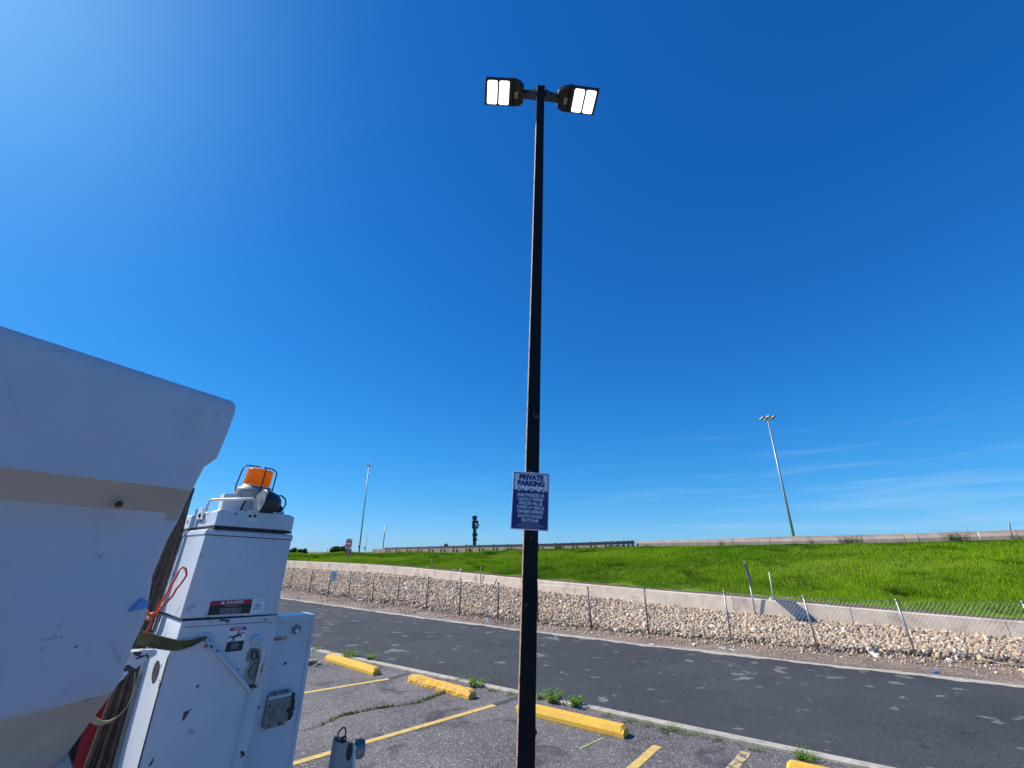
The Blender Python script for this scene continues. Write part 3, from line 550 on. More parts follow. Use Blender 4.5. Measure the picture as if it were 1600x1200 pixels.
# ------------------------------------------------ chain link fence
fpx = [(453, 920), (483, 927), (512, 933), (544, 935), (581, 942), (621, 945), (666, 953), (718, 963), (778, 970), (841, 975), (925, 986), (1014, 991), (1143, 1003), (1279, 1017), (1433, 1027)]
tops = [None]*10+[(918, 918), (1006, 918), (1131, 925), (1255, 932), (1400, 938)]
fr_ = empty('chain_link_fence', G(925, 986), 'chain link fence with thin leaning steel posts in front of the cobbles', 'fence')
FP = [G(*p) for p in fpx]
first = FP[0]; st_l = [first-E1*(3.4*k)+W1*(.6*k) for k in range(6, 0, -1)]; last = FP[-1]; st_r = [last+E1*2.1+W1*.25, last+E1*4.3+W1*.4, last+E1*6.5+W1*.6]
ALL = [(p, None) for p in st_l]+[(p, t) for p, t in zip(FP, tops)]+[(p, None) for p in st_r]
TOPS = []
for i, (b, t) in enumerate(ALL):
    h = 1.2+.03*math.sin(i*2.1)
    if t: d = ray(*t); tp = Vector((0, 0, H))+d*((b.y+.0)/d.y)
    else: tp = b+Vector((random.uniform(-.02, .02), 0, h))
    if i >= len(ALL)-3: tp = b+Vector((-.10, 0, h))
    TOPS.append(tp); m = MB(); m.tube([b-Vector((0, 0, .1)), tp], .021 if i > 16 else .026, 8); m.lathe(tp, (tp-b), [(-.01, .03), (.01, .032), (.03, .016)], 8)
    m.build('post', M['galv'] if i > 17 else M['postdark'], fr_)
V = []; Fc = []
def wire(a, b, r):
    q = len(V); V.extend([a+Vector((0, 0, r)), a+Vector((0, -r, -r*.5)), a+Vector((0, r, -r*.5)), b+Vector((0, 0, r)), b+Vector((0, -r, -r*.5)), b+Vector((0, r, -r*.5))]); Fc.extend([(q, q+1, q+4, q+3), (q+1, q+2, q+5, q+4), (q+2, q, q+3, q+5)])
for i in range(4, len(ALL)-1):
    a, b, ta, tb = ALL[i][0], ALL[i+1][0], TOPS[i], TOPS[i+1]; Ln = (b-a).length; pit = .082; hh = 1.15; a = a+Vector((0, 0, .03)); b = b+Vector((0, 0, .03))
    def P_(u, v): lo = a.lerp(b, u); hi = ta.lerp(tb, u)-Vector((0, 0, .02+.05*math.sin(u*math.pi)*(1 if i % 2 else .4))); return lo.lerp(hi, v)
    du = hh*.8/Ln; nn_ = int(Ln/pit)
    for sg in (1, -1):
        for k in range(-int(du*Ln/pit)-1, nn_+int(du*Ln/pit)+2):
            u0 = k*pit/Ln; u1 = u0+sg*du; v0, v1 = 0., 1.
            if (u0 < 0 and u1 < 0) or (u0 > 1 and u1 > 1): continue
            def cl(u0, u1):
                vs = [0., 1.]
                for c in (0., 1.):
                    if (u0-c)*(u1-c) < 0: vs.append((c-u0)/(u1-u0))
                vs = sorted(v for v in vs if -1e-6 <= u0+(u1-u0)*v <= 1+1e-6); return (vs[0], vs[-1]) if len(vs) > 1 else None
            r_ = cl(u0, u1)
            if r_ and r_[1]-r_[0] > .01:
                va, vb = r_; wire(P_(u0+(u1-u0)*va, va), P_(u0+(u1-u0)*vb, vb), .0017)
    wire(P_(0, 1), P_(1, 1), .0022)
o = fast_mesh('mesh_fabric', np.array([(v-fr_.location)[:] for v in V]), np.array(Fc), M['wire']); o.parent = fr_
# brace by the post left of the pole
m = MB(); m.tube([G(766, 968)+Vector((0, .2, .85)), at(776, 906, 15.2)], .018, 6); m.build('brace', M['postdark'], fr_)
# white notice on fence
c = at(522, 901, 23.5*.92); sg = empty('fence_notice', c-Vector((0, 0, .2)), 'small white notice sign hung on the fence near the third post', 'sign')
rx = Vector((1, -.25, 0)).normalized(); up = Vector((0, 0, 1)); nf = rx.cross(up)
if nf.y > 0: nf = -nf
m = MB(); m.box(c, (.29, .012, .46), (rx, nf, up)); m.build('sign_plate', M['signwhite'], sg)
text_part('lettering', [('NO', 0, .14, .08, 1, .002), ('DUMPING', 0, .04, .06, .8, .001), ('ALLOWED', 0, -.05, .05, .8, .001), ('POLICE', 0, -.15, .05, .8, .001)], c+nf*.012, rx, up, M['navy'], sg)

# ------------------------------------------------ main light pole
y0 = 3.72
def pole_pt(z): return Vector((.10+.26*((z-1.0)/6.6), y0+.01*(z/7), z))
top = Vector((.357, 3.735, 7.59)); bot = Vector((.098-.04*1.0/1.0*1.0*0, 3.71, 0)); bot.x = .098-(.26/6.6)*1.0
lp = empty('light_pole', bot, 'tall black square light pole rising from the parking lot with lit twin heads', 'light pole')
ax = (top-bot).normalized(); yw = R(2.5); px_ = Vector((math.cos(yw), math.sin(yw), 0)); px_ = (px_-ax*px_.dot(ax)).normalized(); py_ = ax.cross(px_).normalized()
def sq(c, w): h = w/2; return [c-px_*h-py_*h, c+px_*h-py_*h, c+px_*h+py_*h, c-px_*h+py_*h]
m = MB(); wb, wt = .126, .092
A, B = sq(bot, wb), sq(top, wt); m.add(A+B, [(0, 1, 5, 4), (1, 2, 6, 5), (2, 3, 7, 6), (4, 5, 6, 7), (3, 2, 1, 0)]); m.add([A[0], A[3], B[0], B[3]], [(0, 2, 3, 1)], 1)
m.build('shaft', [M['bronze'], M['edge']], lp, bevel=.006)
m = MB(); m.box(top+ax*.012, (wt+.012, wt+.012, .02), (px_, py_, ax)); m.build('cap', M['fixture'], lp, bevel=.004)
m = MB(); m.box(bot+Vector((0, 0, .02)), (.3, .3, .03)); m.build('base_plate', M['bronze'], lp, bevel=.004)
m = MB(); m.box(bot+ax*1.02+px_*.062, (.012, .02, .05), (px_, py_, ax)); m.lathe(bot+ax*1.02+px_*.062, px_, [(0, .012), (.012, .012), (.015, .006)], 8); m.build('bolt', M['bronze'], lp)
for zz_ in (3.35, 2.3): m = MB(); c = bot+(top-bot)*(zz_/7.59)-py_*(wb*.46); m.lathe(c, -py_, [(0, .005), (.006, .005), (.007, .002)], 8); m.build('screw', M['ring'], lp)
ZT = 7.6
def hz(px, py, z=ZT): return G(px, py, z)
def fixture(cor, rear, armx, side, label):
    P0 = [hz(*c) for c in cor]  # outer-near, inner-near, inner-far, outer-far
    R0 = [hz(*c) for c in rear]; up = Vector((0, 0, 1)); cen = sum(P0, Vector())/4
    rt = empty('lamp_x', cen, label, 'lamp')
    return P0, R0, cen, rt
def head(cor, rear, name='lamp_head'):
    P0 = [hz(*c) for c in cor]; R0 = [hz(*c) for c in rear]; up = Vector((0, 0, 1)); cen = sum(P0, Vector())/4
    m = MB(); ring = [cen+(p-cen)*1.09 for p in P0]
    n_in = [(ring[1]*.35+P0[1]*.65), (ring[2]*.35+P0[2]*.65)]
    m.prism(ring, up*.032)                                    # light engine housing
    rear_p = [ring[1].lerp(R0[0], .0), R0[0]+(ring[1]-R0[0])*.25, R0[0], R0[1], R0[1]+(ring[2]-R0[1])*.25, ring[2]]
    d_in = (R0[0]-ring[1])
    cut = d_in*.25; a, b = ring[1], ring[2]; cin = (R0[0]+R0[1])/2
    poly = [a, R0[0]-d_in*.3+(R0[0]-R0[1]).normalized()*0, R0[0]+(R0[1]-R0[0])*.12, R0[1]+(R0[0]-R0[1])*.12, R0[1]-(R0[1]-ring[2])*.3, b]
    m.prism([p+up*-.008 for p in poly], up*.06)
    for k in range(9):                                         # cooling fins along the joint
        q = a.lerp(b, (k+.5)/9); m.box(q+(cin-q).normalized()*.03-up*.016, (.05, .008, .012), ((cin-cen).normalized(), (b-a).normalized(), up))
    hh = m.build(name, M['fixture'], lp, bevel=.006)
    for k in (0, 1):
        u0, u1 = (.05, .47) if k == 0 else (.53, .95)
        q = [P0[0].lerp(P0[1], u0), P0[0].lerp(P0[1], u1), P0[3].lerp(P0[2], u1), P0[3].lerp(P0[2], u0)]; c2 = sum(q, Vector())/4
        m = MB(); 
        pp = []
        for i_ in range(4):
            c_, a_, b_ = q[i_], q[i_-1], q[(i_+1) % 4]; c_ = c2+(c_-c2)*.96; pp += [c_+(a_-q[i_]).normalized()*.02, c_+(a_+b_-2*q[i_]).normalized()*.008, c_+(b_-q[i_]).normalized()*.02]
        m.prism([p-up*.006 for p in pp], up*.008); m.build('led_panel', M['led'], hh)
    mid = (P0[0]+P0[1])/2; mid2 = (P0[3]+P0[2])/2; m = MB(); m.tube([mid-up*.008, mid2-up*.008], .005, 6); m.build('divider', M['fixture'], hh)
    c3 = cin+(cen-cin)*.30-up*.014; m = MB(); m.box(c3, (.045, .09, .003), ((cin-cen).normalized(), (b-a).normalized(), up)); m.build('label_plate', M['plaque'], hh)
    return cin, up
cinL, up_ = head([(760, 124), (798.5, 126), (796.5, 164.6), (758.5, 162)], [(819, 131.5), (817, 165)])
cinR, up_ = head([(935, 142), (897, 137), (890, 174.5), (926, 179)], [(873, 139), (870, 171.5)])
for cin, lab in ((cinL, 'L'), (cinR, 'R')):
    m = MB(); pc = top-ax*.06; dd = (pc-cin); dd.z = 0; dd.normalize(); sd_ = Vector((-dd.y, dd.x, 0))
    pts = [(0, .05, .06), (.35, .055, .07), (.75, .06, .075), (1, .075, .10)]; vs = []
    a = cin-dd*.03+up_*.03; b = pc-dd*.045+up_*.0
    for f, hw, hh in pts: p = a.lerp(b, f); vs += [p-sd_*hw*.8-up_*hh*.5, p+sd_*hw*.8-up_*hh*.5, p+sd_*hw*.8+up_*hh*.5, p-sd_*hw*.8+up_*hh*.5]
    m.add(vs, [(i*4+k, i*4+(k+1) % 4, i*4+4+(k+1) % 4, i*4+4+k) for i in range(3) for k in range(4)]+[(3, 2, 1, 0), (12, 13, 14, 15)]); m.build('mounting_arm', M['fixture'], lp, bevel=.005)

# parking sign
n_s = -py_; cS = at(828, 784, 3.62)
pc = bot+ax*((cS.z-bot.z)/ax.z); sy = (pc-py_*(.056+.012)); cS = Vector((cS.x, sy.y, cS.z))
sg = empty('parking_sign', cS-Vector((0, 0, .23)), 'navy and white private parking sign bolted to the black light pole', 'sign')
ry = R(3.2); rx0 = Vector((math.cos(R(7)), math.sin(R(7)), 0)); upv = Vector((math.sin(ry)*1.0, 0, math.cos(ry))); upv = (Vector((0, 0, 1))*math.cos(ry)+rx0*math.sin(ry)).normalized(); rxv = (rx0*math.cos(ry)-Vector((0, 0, 1))*math.sin(ry)).normalized()
nS = rxv.cross(upv).normalized()
if nS.y > 0: nS = -nS
SWd, SHt = .306, .458; cS = cS+nS*.01
m = MB(); m.box(cS, (SWd, SHt, .004), (rxv, upv, nS)); m.build('plate', M['signwhite'], sg, bevel=.0015)
def sp(x, y, o=.003): return cS+rxv*x+upv*y+nS*o
m = MB(); w2, h2 = SWd/2-.008, SHt/2-.008
# navy border frame + lower field with mountains
def fr(m, x0, x1, y0, y1, o=.0030): m.add([sp(x0, y0, o), sp(x1, y0, o), sp(x1, y1, o), sp(x0, y1, o)], [(0, 1, 2, 3)])
ytop = h2; th = .006
fr(m, -w2, w2, ytop-th, ytop); fr(m, -w2, -w2+th, -h2, ytop-th); fr(m, w2-th, w2, -h2, ytop-th)
ridge = [(-w2+th, .076), (-.128, .084), (-.12, .078), (-.097, .100), (-.078, .084), (-.066, .090), (-.045, .074), (-.02, .084), (.008, .101), (.028, .084), (.040, .091), (.062, .070), (.085, .086), (.106, .100), (.118, .084), (.126, .088), (w2-th, .074)]
m.add([sp(-w2+th, -h2)]+[sp(w2-th, -h2)]+[sp(x, y) for x, y in ridge[::-1]], [tuple(range(2+len(ridge)))])
m.build('printed_field', M['navy'], sg)
for (x, y, s) in [(-.097, .100, 1), (.008, .101, 1), (.106, .100, .9)]:
    m = MB(); m.add([sp(x, y-.008, .0038), sp(x-.018*s, y-.024, .0038), sp(x-.036*s, y-.034, .0038), sp(x-.014, y-.022, .0038), sp(x-.002, y-.030, .0038), sp(x+.006, y-.020, .0038), sp(x+.034*s, y-.032, .0038), sp(x+.016*s, y-.020, .0038)], [(0, 1, 2, 3), (0, 3, 4, 5), (0, 5, 6, 7)]); m.build('snow_cap', M['signwhite'], sg)
rr = rxv
text_part('heading', [('PRIVATE', .0, .184, .055, .98, .0036), ('PARKING', .0, .134, .055, .98, .0036)], cS+nS*.003, rxv, upv, M['navy'], sg)
body = [('UNAUTHORIZED OR', .0415), ('ILLEGALLY PARKED', .0095), ('VEHICLES WILL BE', -.0235), ('TOWED AT VEHICLE', -.057), ('OWNERS EXPENSE', -.0905), ('WYATTS TOWING', -.1255), ('303-777-2448', -.1575)]
text_part('wording', [(t, 0, y, .0345, {0: .69, 1: .70, 2: .70, 3: .70, 4: .72, 5: .68, 6: .72}[i], .0011) for i, (t, y) in enumerate(body)]+[('TO BE RECOVERED CONTACT TOWING', 0, -.181, .0085, 1, 0), ('VEHICLES WILL BE REMOVED WITHOUT FURTHER NOTICE AT', 0, -.191, .0075, 1, 0), ('AN OWNERS RISK AND EXPENSE PURSUANT TO CITY AND STATE LAW', 0, -.201, .0075, .95, 0), ('ALL TOWED CARS ARE HELD AT COMPANY LOT', 0, -.211, .0075, 1, 0)], cS+nS*.004, rxv, upv, M['signwhite'], sg)
for yy in (.218, -.220): m = MB(); m.lathe(sp(0, yy, .002), nS, [(0, .005), (.003, .005), (.005, .003)], 10); m.build('bolt', M['ring'], sg)

# ------------------------------------------------ highway: barrier, guardrail, masts, signs
m = MB(); st = list(np.arange(-16.5, 30, 3.))
for i in range(len(st)-1):
    a, b = st[i], st[i+1]-.03; 
    def sec(s): z1 = float(ip(s, [-16.5, -4.6, 4, 11, 40], [3.06, 3.41, 3.46, 3.62, 4.1])); z0 = crest46(s)-.5; return [SWp(s, 45.7, z0), SWp(s, 45.7, z0+.62), SWp(s, 45.85, z0+.85), SWp(s, 45.9, z1), SWp(s, 46.1, z1), SWp(s, 46.3, z0)]
    A, B = sec(a), sec(b); m.add(A+B, [(5, 4, 3, 2, 1, 0), tuple(range(6, 12))]+[(k, (k+1) % 6, 6+(k+1) % 6, 6+k) for k in range(6)])
tag(m.build('highway_barrier', M['barrier'], origin=SWp(0, 46, 2.9)), 'long tan concrete barrier on top of the grass bank at the right', 'barrier')
# low concrete strip under the rail
m = MB(); m.prism([SWp(-58, 45.9, 1.9), SWp(-58, 45.9, 2.55), SWp(-58, 46.1, 2.55), SWp(-58, 46.1, 1.9)], SWp(-16.8, 45.9, 2.65)-SWp(-58, 45.9, 2.3)); tag(m.build('bridge_parapet', M['barrier'], origin=SWp(-40, 46, 2.2)), 'low concrete parapet showing under the steel guardrail', 'parapet')
gr = empty('guardrail', SWp(-30, 45.6, 2.3), 'dark steel guardrail along the highway above the left part of the bank', 'guardrail')
def railz(s): return float(ip(s, [-55, -34, -26.7, -16.7], [2.74, 3.01, 3.06, 3.24]))
prof = [(-.04, 0), (0, -.05), (-.06, -.10), (0, -.155), (0, -.165), (-.06, -.21), (0, -.26), (-.04, -.31)]
m = MB(); SS = list(np.linspace(-55, -16.6, 40)); vs = []
for s in SS:
    for d_, z_ in prof: vs.append(SWp(s, 45.6+d_, railz(s)+z_))
    for d_, z_ in prof[::-1]: vs.append(SWp(s, 45.61+d_, railz(s)+z_))
k = 16; m.add(vs, [(i*k+j, i*k+(j+1) % k, (i+1)*k+(j+1) % k, (i+1)*k+j) for i in range(len(SS)-1) for j in range(k)]); m.build('rail', M['railmat'], gr)
for s in list(np.arange(-54.5, -20, 2.2))+[-19.8, -19.1, -18.4, -17.8, -17.3, -16.9]: m = MB(); m.box(SWp(s, 45.7, railz(s)-.45), (.12, .15, 1.0), (E1, W1, Vector((0, 0, 1)))); m.build('post', M['railmat'], gr)

def ghit(px, py, w):   # ground point on the line of sight at distance w beyond the kerb axis
    d = ray(px, py); t = w/(d.x*W1.x+d.y*W1.y); return Vector((0, 0, H))+d*t
def mast(bpx, tpx, w, label, nl, r0, r1, ring):
    b = ghit(*bpx, w); d = ray(*tpx); t = Vector((b.x, b.y)).length/Vector((d.x, d.y)).length; tp = Vector((0, 0, H))+d*t; gz = .0
    bt = Vector((b.x, b.y, -.1)); rt = empty('high_mast_light', bt, label, 'light mast', 'tall highway light masts')
    m = MB(); m.tube([bt, tp], [r0, r1], 10); m.build('mast', M['mast'], rt)
    m = MB(); m.tube([tp+Vector((math.cos(a)*ring*.55, math.sin(a)*ring*.55, -.1)) for a in np.linspace(0, 6.283, 17)[:-1]], .05, 6, closed=True); m.lathe(tp-Vector((0, 0, .3)), (0, 0, 1), [(0, r1*1.6), (.5, r1*1.6), (.6, r1)], 10); m.build('ring_hoop', M['mast'], rt)
    for k in range(nl):
        a = 2*math.pi*k/nl+.3; c = tp+Vector((math.cos(a), math.sin(a), 0))*ring; m = MB(); m.tube([tp-Vector((0, 0, .05)), c], .035, 5); m.lathe(c-Vector((0, 0, .22)), (0, 0, 1), [(0, .34), (.1, .36), (.3, .24), (.38, .1)], 14); m.build('luminaire', M['mast'], rt)
    return rt
mast((1241, 842), (1199, 652.5), 88, 'tall grey highway light mast with a ring of six heads, right of the light pole', 6, .23, .12, 1.0)
mast((561, 862), (577, 726), 100, 'tall thin highway light mast left of the light pole with small ring of heads', 4, .26, .14, .8)
def thin(name, bpx, tpx, w, r, label, cat, mat=None, group=None, extra=None):
    b = ghit(*bpx, w); d = ray(*tpx); t = Vector((b.x, b.y)).length/Vector((d.x, d.y)).length; tp = Vector((0, 0, H))+d*t
    rt = empty(name, b, label, cat, group); m = MB(); m.tube([b-Vector((0, 0, .6)), tp], r, 7); m.build('shaft', mat or M['mast'], rt); return rt, b, tp
rt, b, tp = thin('distant_pole', (598, 861), (602, 821), 90, .14, 'distant bare grey pole right of the tall left mast', 'pole')
rt, b, tp = thin('distant_signal', (571, 861), (574, 831), 90, .07, 'distant thin antenna pole with white equipment box between two poles', 'antenna')
m = MB(); m.box(at(570.5, 856, (b.y)/ray(570.5, 856).y), (.5, .4, .75)); m.build('equipment_box', M['signwhite'], rt); m = MB(); m.tube([b+Vector((0, 0, 1.2)), b+Vector((-.5, 0, .9)), b+Vector((-.5, 0, .3))], .05, 6); m.build('bracket', M['mast'], rt)
rt, b, tp = thin('distant_signal', (562, 861), (562, 851), 70, .06, 'dark signal box on a short post at the foot of the left mast', 'signal box', M['railmat'])
m = MB(); m.box(at(561.5, 854, b.y/ray(561.5, 854).y), (.35, .3, .55)); m.build('box', M['tower'], rt, bevel=.02)
thin('distant_pole', (511.5, 862), (512.5, 852), 90, .06, 'short distant pole left of the bush', 'pole')
# dark multi-panel sign tower seen edge on
b = ghit(741, 862, 150); dd = b.y; rt = empty('sign_tower', b, 'tall dark stacked sign tower far beyond the guardrail', 'sign tower')
def hp(px, py): return at(px, py, dd/ray(px, py).y)
m = MB(); m.tube([b-Vector((0, 0, 3)), hp(741.5, 812)], .55, 10); m.build('column', M['tower'], rt)
for (x0, x1, ya, yb) in [(738.5, 745, 806, 812), (738, 747, 813.5, 826), (739.5, 744, 826.5, 832.5), (738.5, 745.5, 833, 838.5), (739, 744.8, 840, 846), (739.3, 743.8, 847, 853)]:
    a_, b_ = hp(x0, ya), hp(x1, yb); c = (a_+b_)/2; m = MB(); m.box(c, (abs(b_.x-a_.x), 2.4, abs(a_.z-b_.z))); m.build('panel', M['tower'], rt, bevel=.12)
m = MB(); a_ = hp(746, 821); m.lathe(a_-Vector((0, 1.2, 0)), (0, -1, 0), [(0, .9), (.3, .9), (.4, .7)], 16); m.build('round_panel', M['mast'], rt)
# do not enter sign
b = Vector((0, 0, 0)); d = ray(545, 878); t = 5.
while True:
    b = Vector((0, 0, H))+d*t; s = b.dot(E1); w = b.dot(W1)
    if w > wallw(s)+.3 and b.z < walltop(s): break
    t += .05
rt = empty('do_not_enter_sign', b, 'red and white do not enter sign over a wrong way plate on the far wall', 'road sign')
kx = b.y; 
def dn(px, py, off=0): return at(px, py, (kx-off)/ray(px, py).y)
m = MB(); m.tube([b-Vector((0, 0, .2)), dn(545.3, 845)], .03, 8); m.build('post', M['galv'], rt)
rx = Vector((1, -.3, 0)).normalized(); up = Vector((0, 0, 1)); nf = Vector((-.3, -1, 0)).normalized()
c1 = dn(545, 849.3, .05); hw = (dn(551, 850).x-dn(539.2, 850).x); hh = (dn(545, 842).z-dn(545, 857).z)
m = MB(); m.box(c1, (hw, .01, hh), (rx, nf, up)); pl = m.build('plate', M['signwhite'], rt)
rad = min(hw, hh)*.48; m = MB(); m.add([c1+nf*.008+rx*math.cos(a)*hw*.47+up*math.sin(a)*hh*.47 for a in np.linspace(0, 6.283, 33)[:-1]], [tuple(range(32))]); m.build('red_disc', M['red'], pl)
m = MB(); m.box(c1+nf*.012, (hw*.76, .006, hh*.15), (rx, nf, up)); m.build('white_bar', M['signwhite'], pl)
text_part('lettering', [('DO NOT', 0, hh*.26, hh*.2, .8, .002), ('ENTER', 0, -hh*.26, hh*.2, .8, .002)], c1+nf*.012, rx, up, M['signwhite'], pl)
c2 = dn(544.4, 861.2, .05); h2_ = dn(544, 857.8).z-dn(544, 864.8).z
m = MB(); m.box(c2, (hw*.95, .01, h2_), (rx, nf, up)); pl = m.build('wrong_way_plate', M['red'], rt)
text_part('lettering', [('WRONG', 0, h2_*.22, h2_*.38, .8, .002), ('WAY', 0, -h2_*.22, h2_*.38, .8, .002)], c2+nf*.008, rx, up, M['signwhite'], pl)
# edge-on sign in front of wall
s0 = None; d = ray(1181, 961); t = 3.
while True:
    b = Vector((0, 0, H))+d*t; s = b.dot(E1); w = b.dot(W1)
    if w > wallw(s)-.12 or b.z < 0: break
    t += .02
rt = empty('edge_on_sign', b, 'dark sign seen edge on atop a leaning galvanised post in front of the wall', 'road sign')
ep = lambda px, py: at(px, py, b.y/ray(px, py).y)
m = MB(); m.tube([b-Vector((0, 0, .15)), ep(1172, 915)], .022, 8); m.build('lower_post', M['galv'], rt); m = MB(); m.tube([ep(1174.5, 925), ep(1163.5, 881)], .017, 8); m.build('upper_post', M['galv'], rt)
m = MB(); q1, q2 = ep(1169.5, 898), ep(1163.2, 879.5); c = (q1+q2)/2; upq = (q2-q1).normalized(); vd = Vector((c.x, c.y, 0)).normalized(); vd = (Matrix.Rotation(R(-1), 3, 'Z')@vd); vd = (vd-upq*vd.dot(upq)).normalized(); nq = vd.cross(upq)
m.box(c+nq*.012-vd*.36-upq*.04, (.95, (q2-q1).length*1.5, .055), (vd, upq, nq)); m.build('plate', M['postdark'], rt)
# delineators & small posts
def small_post(px0, py0, px1, py1, mode, label, mat, r=.012, cap=None, nm='delineator_post', cat='marker post', grp=None):
    if mode == 'bank': b = bank_at(px0, py0)
    else:
        d = ray(px0, py0); t = 5.
        while True:
            b = Vector((0, 0, H))+d*t; s = b.dot(E1); w = b.dot(W1)
            if w > wallw(s)+(.3 if mode == 'top' else -.1) and b.z < (walltop(s) if mode == 'top' else 9): break
            t += .03
    tp = at(px1, py1, b.y/ray(px1, py1).y); rt = empty(nm, b, label, cat, grp); m = MB(); m.tube([b-Vector((0, 0, .2)), tp], r, 6); m.build('shaft', mat, rt)
    if cap: dd_ = (tp-b).normalized(); m = MB(); m.box(tp-dd_*.13, (.07, .015, .28), (Vector((1, 0, 0)), Vector((0, 1, 0)), dd_)); m.build('reflector', cap, rt)
small_post(1207.5, 932, 1201.5, 894, 'top', 'thin pale marker post standing in the grass right of the edge on sign', M['signwhite'], .014)
small_post(675, 891, 675, 873, 'top', 'short dark stake in the grass edge between wrong way sign and light pole', M['postdark'], .02)
small_post(751, 916, 751.5, 885, 'wall', 'taller dark stake against the wall left of the light pole', M['postdark'], .02)
small_post(1580, 838, 1576.5, 817, 'bank', 'white topped marker post on the bank crest at the far right', M['postdark'], .022, M['signwhite'])
small_post(1436, 842, 1432, 833, 'bank', 'dark leaning stub on the bank crest between two weed clumps', M['postdark'], .02)
small_post(1532, 841, 1528, 831, 'bank', 'white leaning stub on the bank crest left of the white topped marker', M['signwhite'], .02)

# distant bushes
def bush(bpx, w, rxx, rz, label):
    b = ghit(*bpx, w); rt = empty('distant_bush', b-Vector((0, 0, rz)), label, 'tree', 'bushes beyond the highway'); n = 2600; th = rng.normal(size=(n, 3)); th /= np.linalg.norm(th, axis=1)[:, None]
    rad = rng.uniform(.35, 1, n)**.5; lob = 1+.22*np.sin(th[:, 0]*5+b.x)+.15*np.sin(th[:, 2]*7+th[:, 0]*3); P = th*(rad*lob)[:, None]*np.array([rxx, rxx*.6, rz]); P[:, 2] = np.abs(P[:, 2])*1.1-.1*rz; P = P+np.array((b-Vector((0, 0, .3)))[:])-np.array(rt.location[:])
    s = rng.uniform(.12, .30, (n, 1, 1)); T = rng.normal(size=(n, 3, 3))*s+P[:, None]; t = rng.uniform(0, 1, (n, 1)); c = np.array([.035, .075, .018])*(1-t)+np.array([.10, .16, .035])*t
    o = fast_mesh('crown', T.reshape(-1, 3), np.arange(3*n).reshape(n, 3), M['leafv'], np.repeat(c, 3, 0)); o.parent = rt
    m = MB(); m.tube([rt.location-Vector((0, 0, 1)), b+Vector((.1, 0, rz*.3))], [.16, .08], 6)
    for k in range(3): m.tube([b-Vector((0, 0, .2)), b+Vector((random.uniform(-.5, .5)*rxx, 0, rz*.6))], [.08, .03], 5)
    m.build('trunk', M['wood'], rt)
bush((530, 863), 75, 2.3, 1.75, 'round green bush on the skyline left of the do not enter sign'); bush((472, 863), 80, 1.2, 1.0, 'small green bush on the skyline next to the truck box')
bush((457, 863), 80, 1.4, 1.0, 'green bush on the skyline partly behind the truck box'); bush((696, 858), 120, 1.6, 1.5, 'small green treetop above the guardrail left of the sign tower'); bush((731, 858), 120, 1.9, 1.4, 'small green treetop above the guardrail just left of the sign tower foot')
#TRUCK
# ------------------------------------------------ bucket truck
nA = Vector((.67, -.74, 0)).normalized(); dA = Vector((.74, .67, 0)).normalized(); UP = Vector((0, 0, 1))
PA = at(360, 900, 1.9)
tr = empty('bucket_truck', Vector((PA.x, PA.y, 0))-nA*.8-dA*1.2, 'white utility bucket truck with fibreglass bucket, amber beacon and danger stickers', 'truck')
def onA(px, py, o=0.): return onpl(px, py, PA+nA*o, nA)
def pA(pts, o=0.): return [onA(x, y, o) for x, y in pts]
def plate(name, pts, mat, o=0., depth=.02, parent=None, bevel=.002, build=True):
    m = MB(); m.prism(pA(pts, o), -nA*depth); return m.build(name, mat, parent or tr, bevel=bevel)
# chassis and body below (mostly outside the picture)
m = MB(); c0 = Vector((PA.x, PA.y, 0))
def tb(d0, d1, n0, n1, z0, z1): m.box(c0+dA*(d0+d1)/2-nA*(n0+n1)/2+UP*(z0+z1)/2, (d1-d0, n1-n0, z1-z0), (dA, nA, UP))
tb(-4.6, .1, .45, 1.7, .5, .72); m.build('chassis', M['blackmetal'], tr, bevel=.01)
m = MB(); tb(-4.2, .02, .80, 2.0, .72, .92); m.build('flat_bed', M['white'], tr, bevel=.01)
for dd in (-.75, -3.9):
    for nn in (.55, 1.85):
        m = MB(); m.lathe(c0+dA*dd-nA*nn+UP*.40, nA, [(-.11, .27), (-.11, .38), (-.07, .40), (.07, .40), (.11, .38), (.11, .27)], 28); wl = m.build('wheel', M['rubber'], tr)
        m = MB(); m.lathe(c0+dA*dd-nA*nn+UP*.40, nA, [(-.08, .26), (.06, .26), (.03, .14), (.08, .1)], 20); m.build('rim', M['whitetube'], wl)
m = MB(); tb(-4.0, -3.3, .9, 1.5, 1.05, 2.9); m.build('boom_turret', M['white'], tr, bevel=.03)

# upper cabinet
EXT = Vector((-.74, .67, 0)).normalized(); nSd = Vector((-EXT.y, EXT.x, 0)).normalized()
uc = MB(); uc.prism(pA([(324, 826), (457.5, 835), (432.5, 960), (281, 967)]), EXT*.74)
UC = uc.build('upper_cabinet', M['white'], tr, bevel=.004)
m = MB(); m.prism(pA([(322.5, 828), (458.5, 837.5), (457, 843), (320, 834.5)], .006), EXT*.75); m.build('rim_flange', M['white'], UC, bevel=.002)
m = MB(); m.prism(pA([(320, 834.5), (456.5, 843), (456.5, 844.2), (320, 836)], .0015), -nA*.002); m.build('seam', M['black'], UC)
# lid
m = MB(); lidp = [(336, 818), (341, 799), (345, 795.6), (452, 804.5), (459.5, 808), (460, 812), (456.3, 829.5), (335, 820.5)]
m.prism(pA(lidp, .014), EXT*.77); LID = m.build('lid', M['white'], UC, bevel=.003)
m = MB(); m.prism(pA([(335, 821), (456, 830.2), (456, 833.5), (334, 826)], .004), EXT*.74); m.build('lid_seal', M['rubber'], UC)
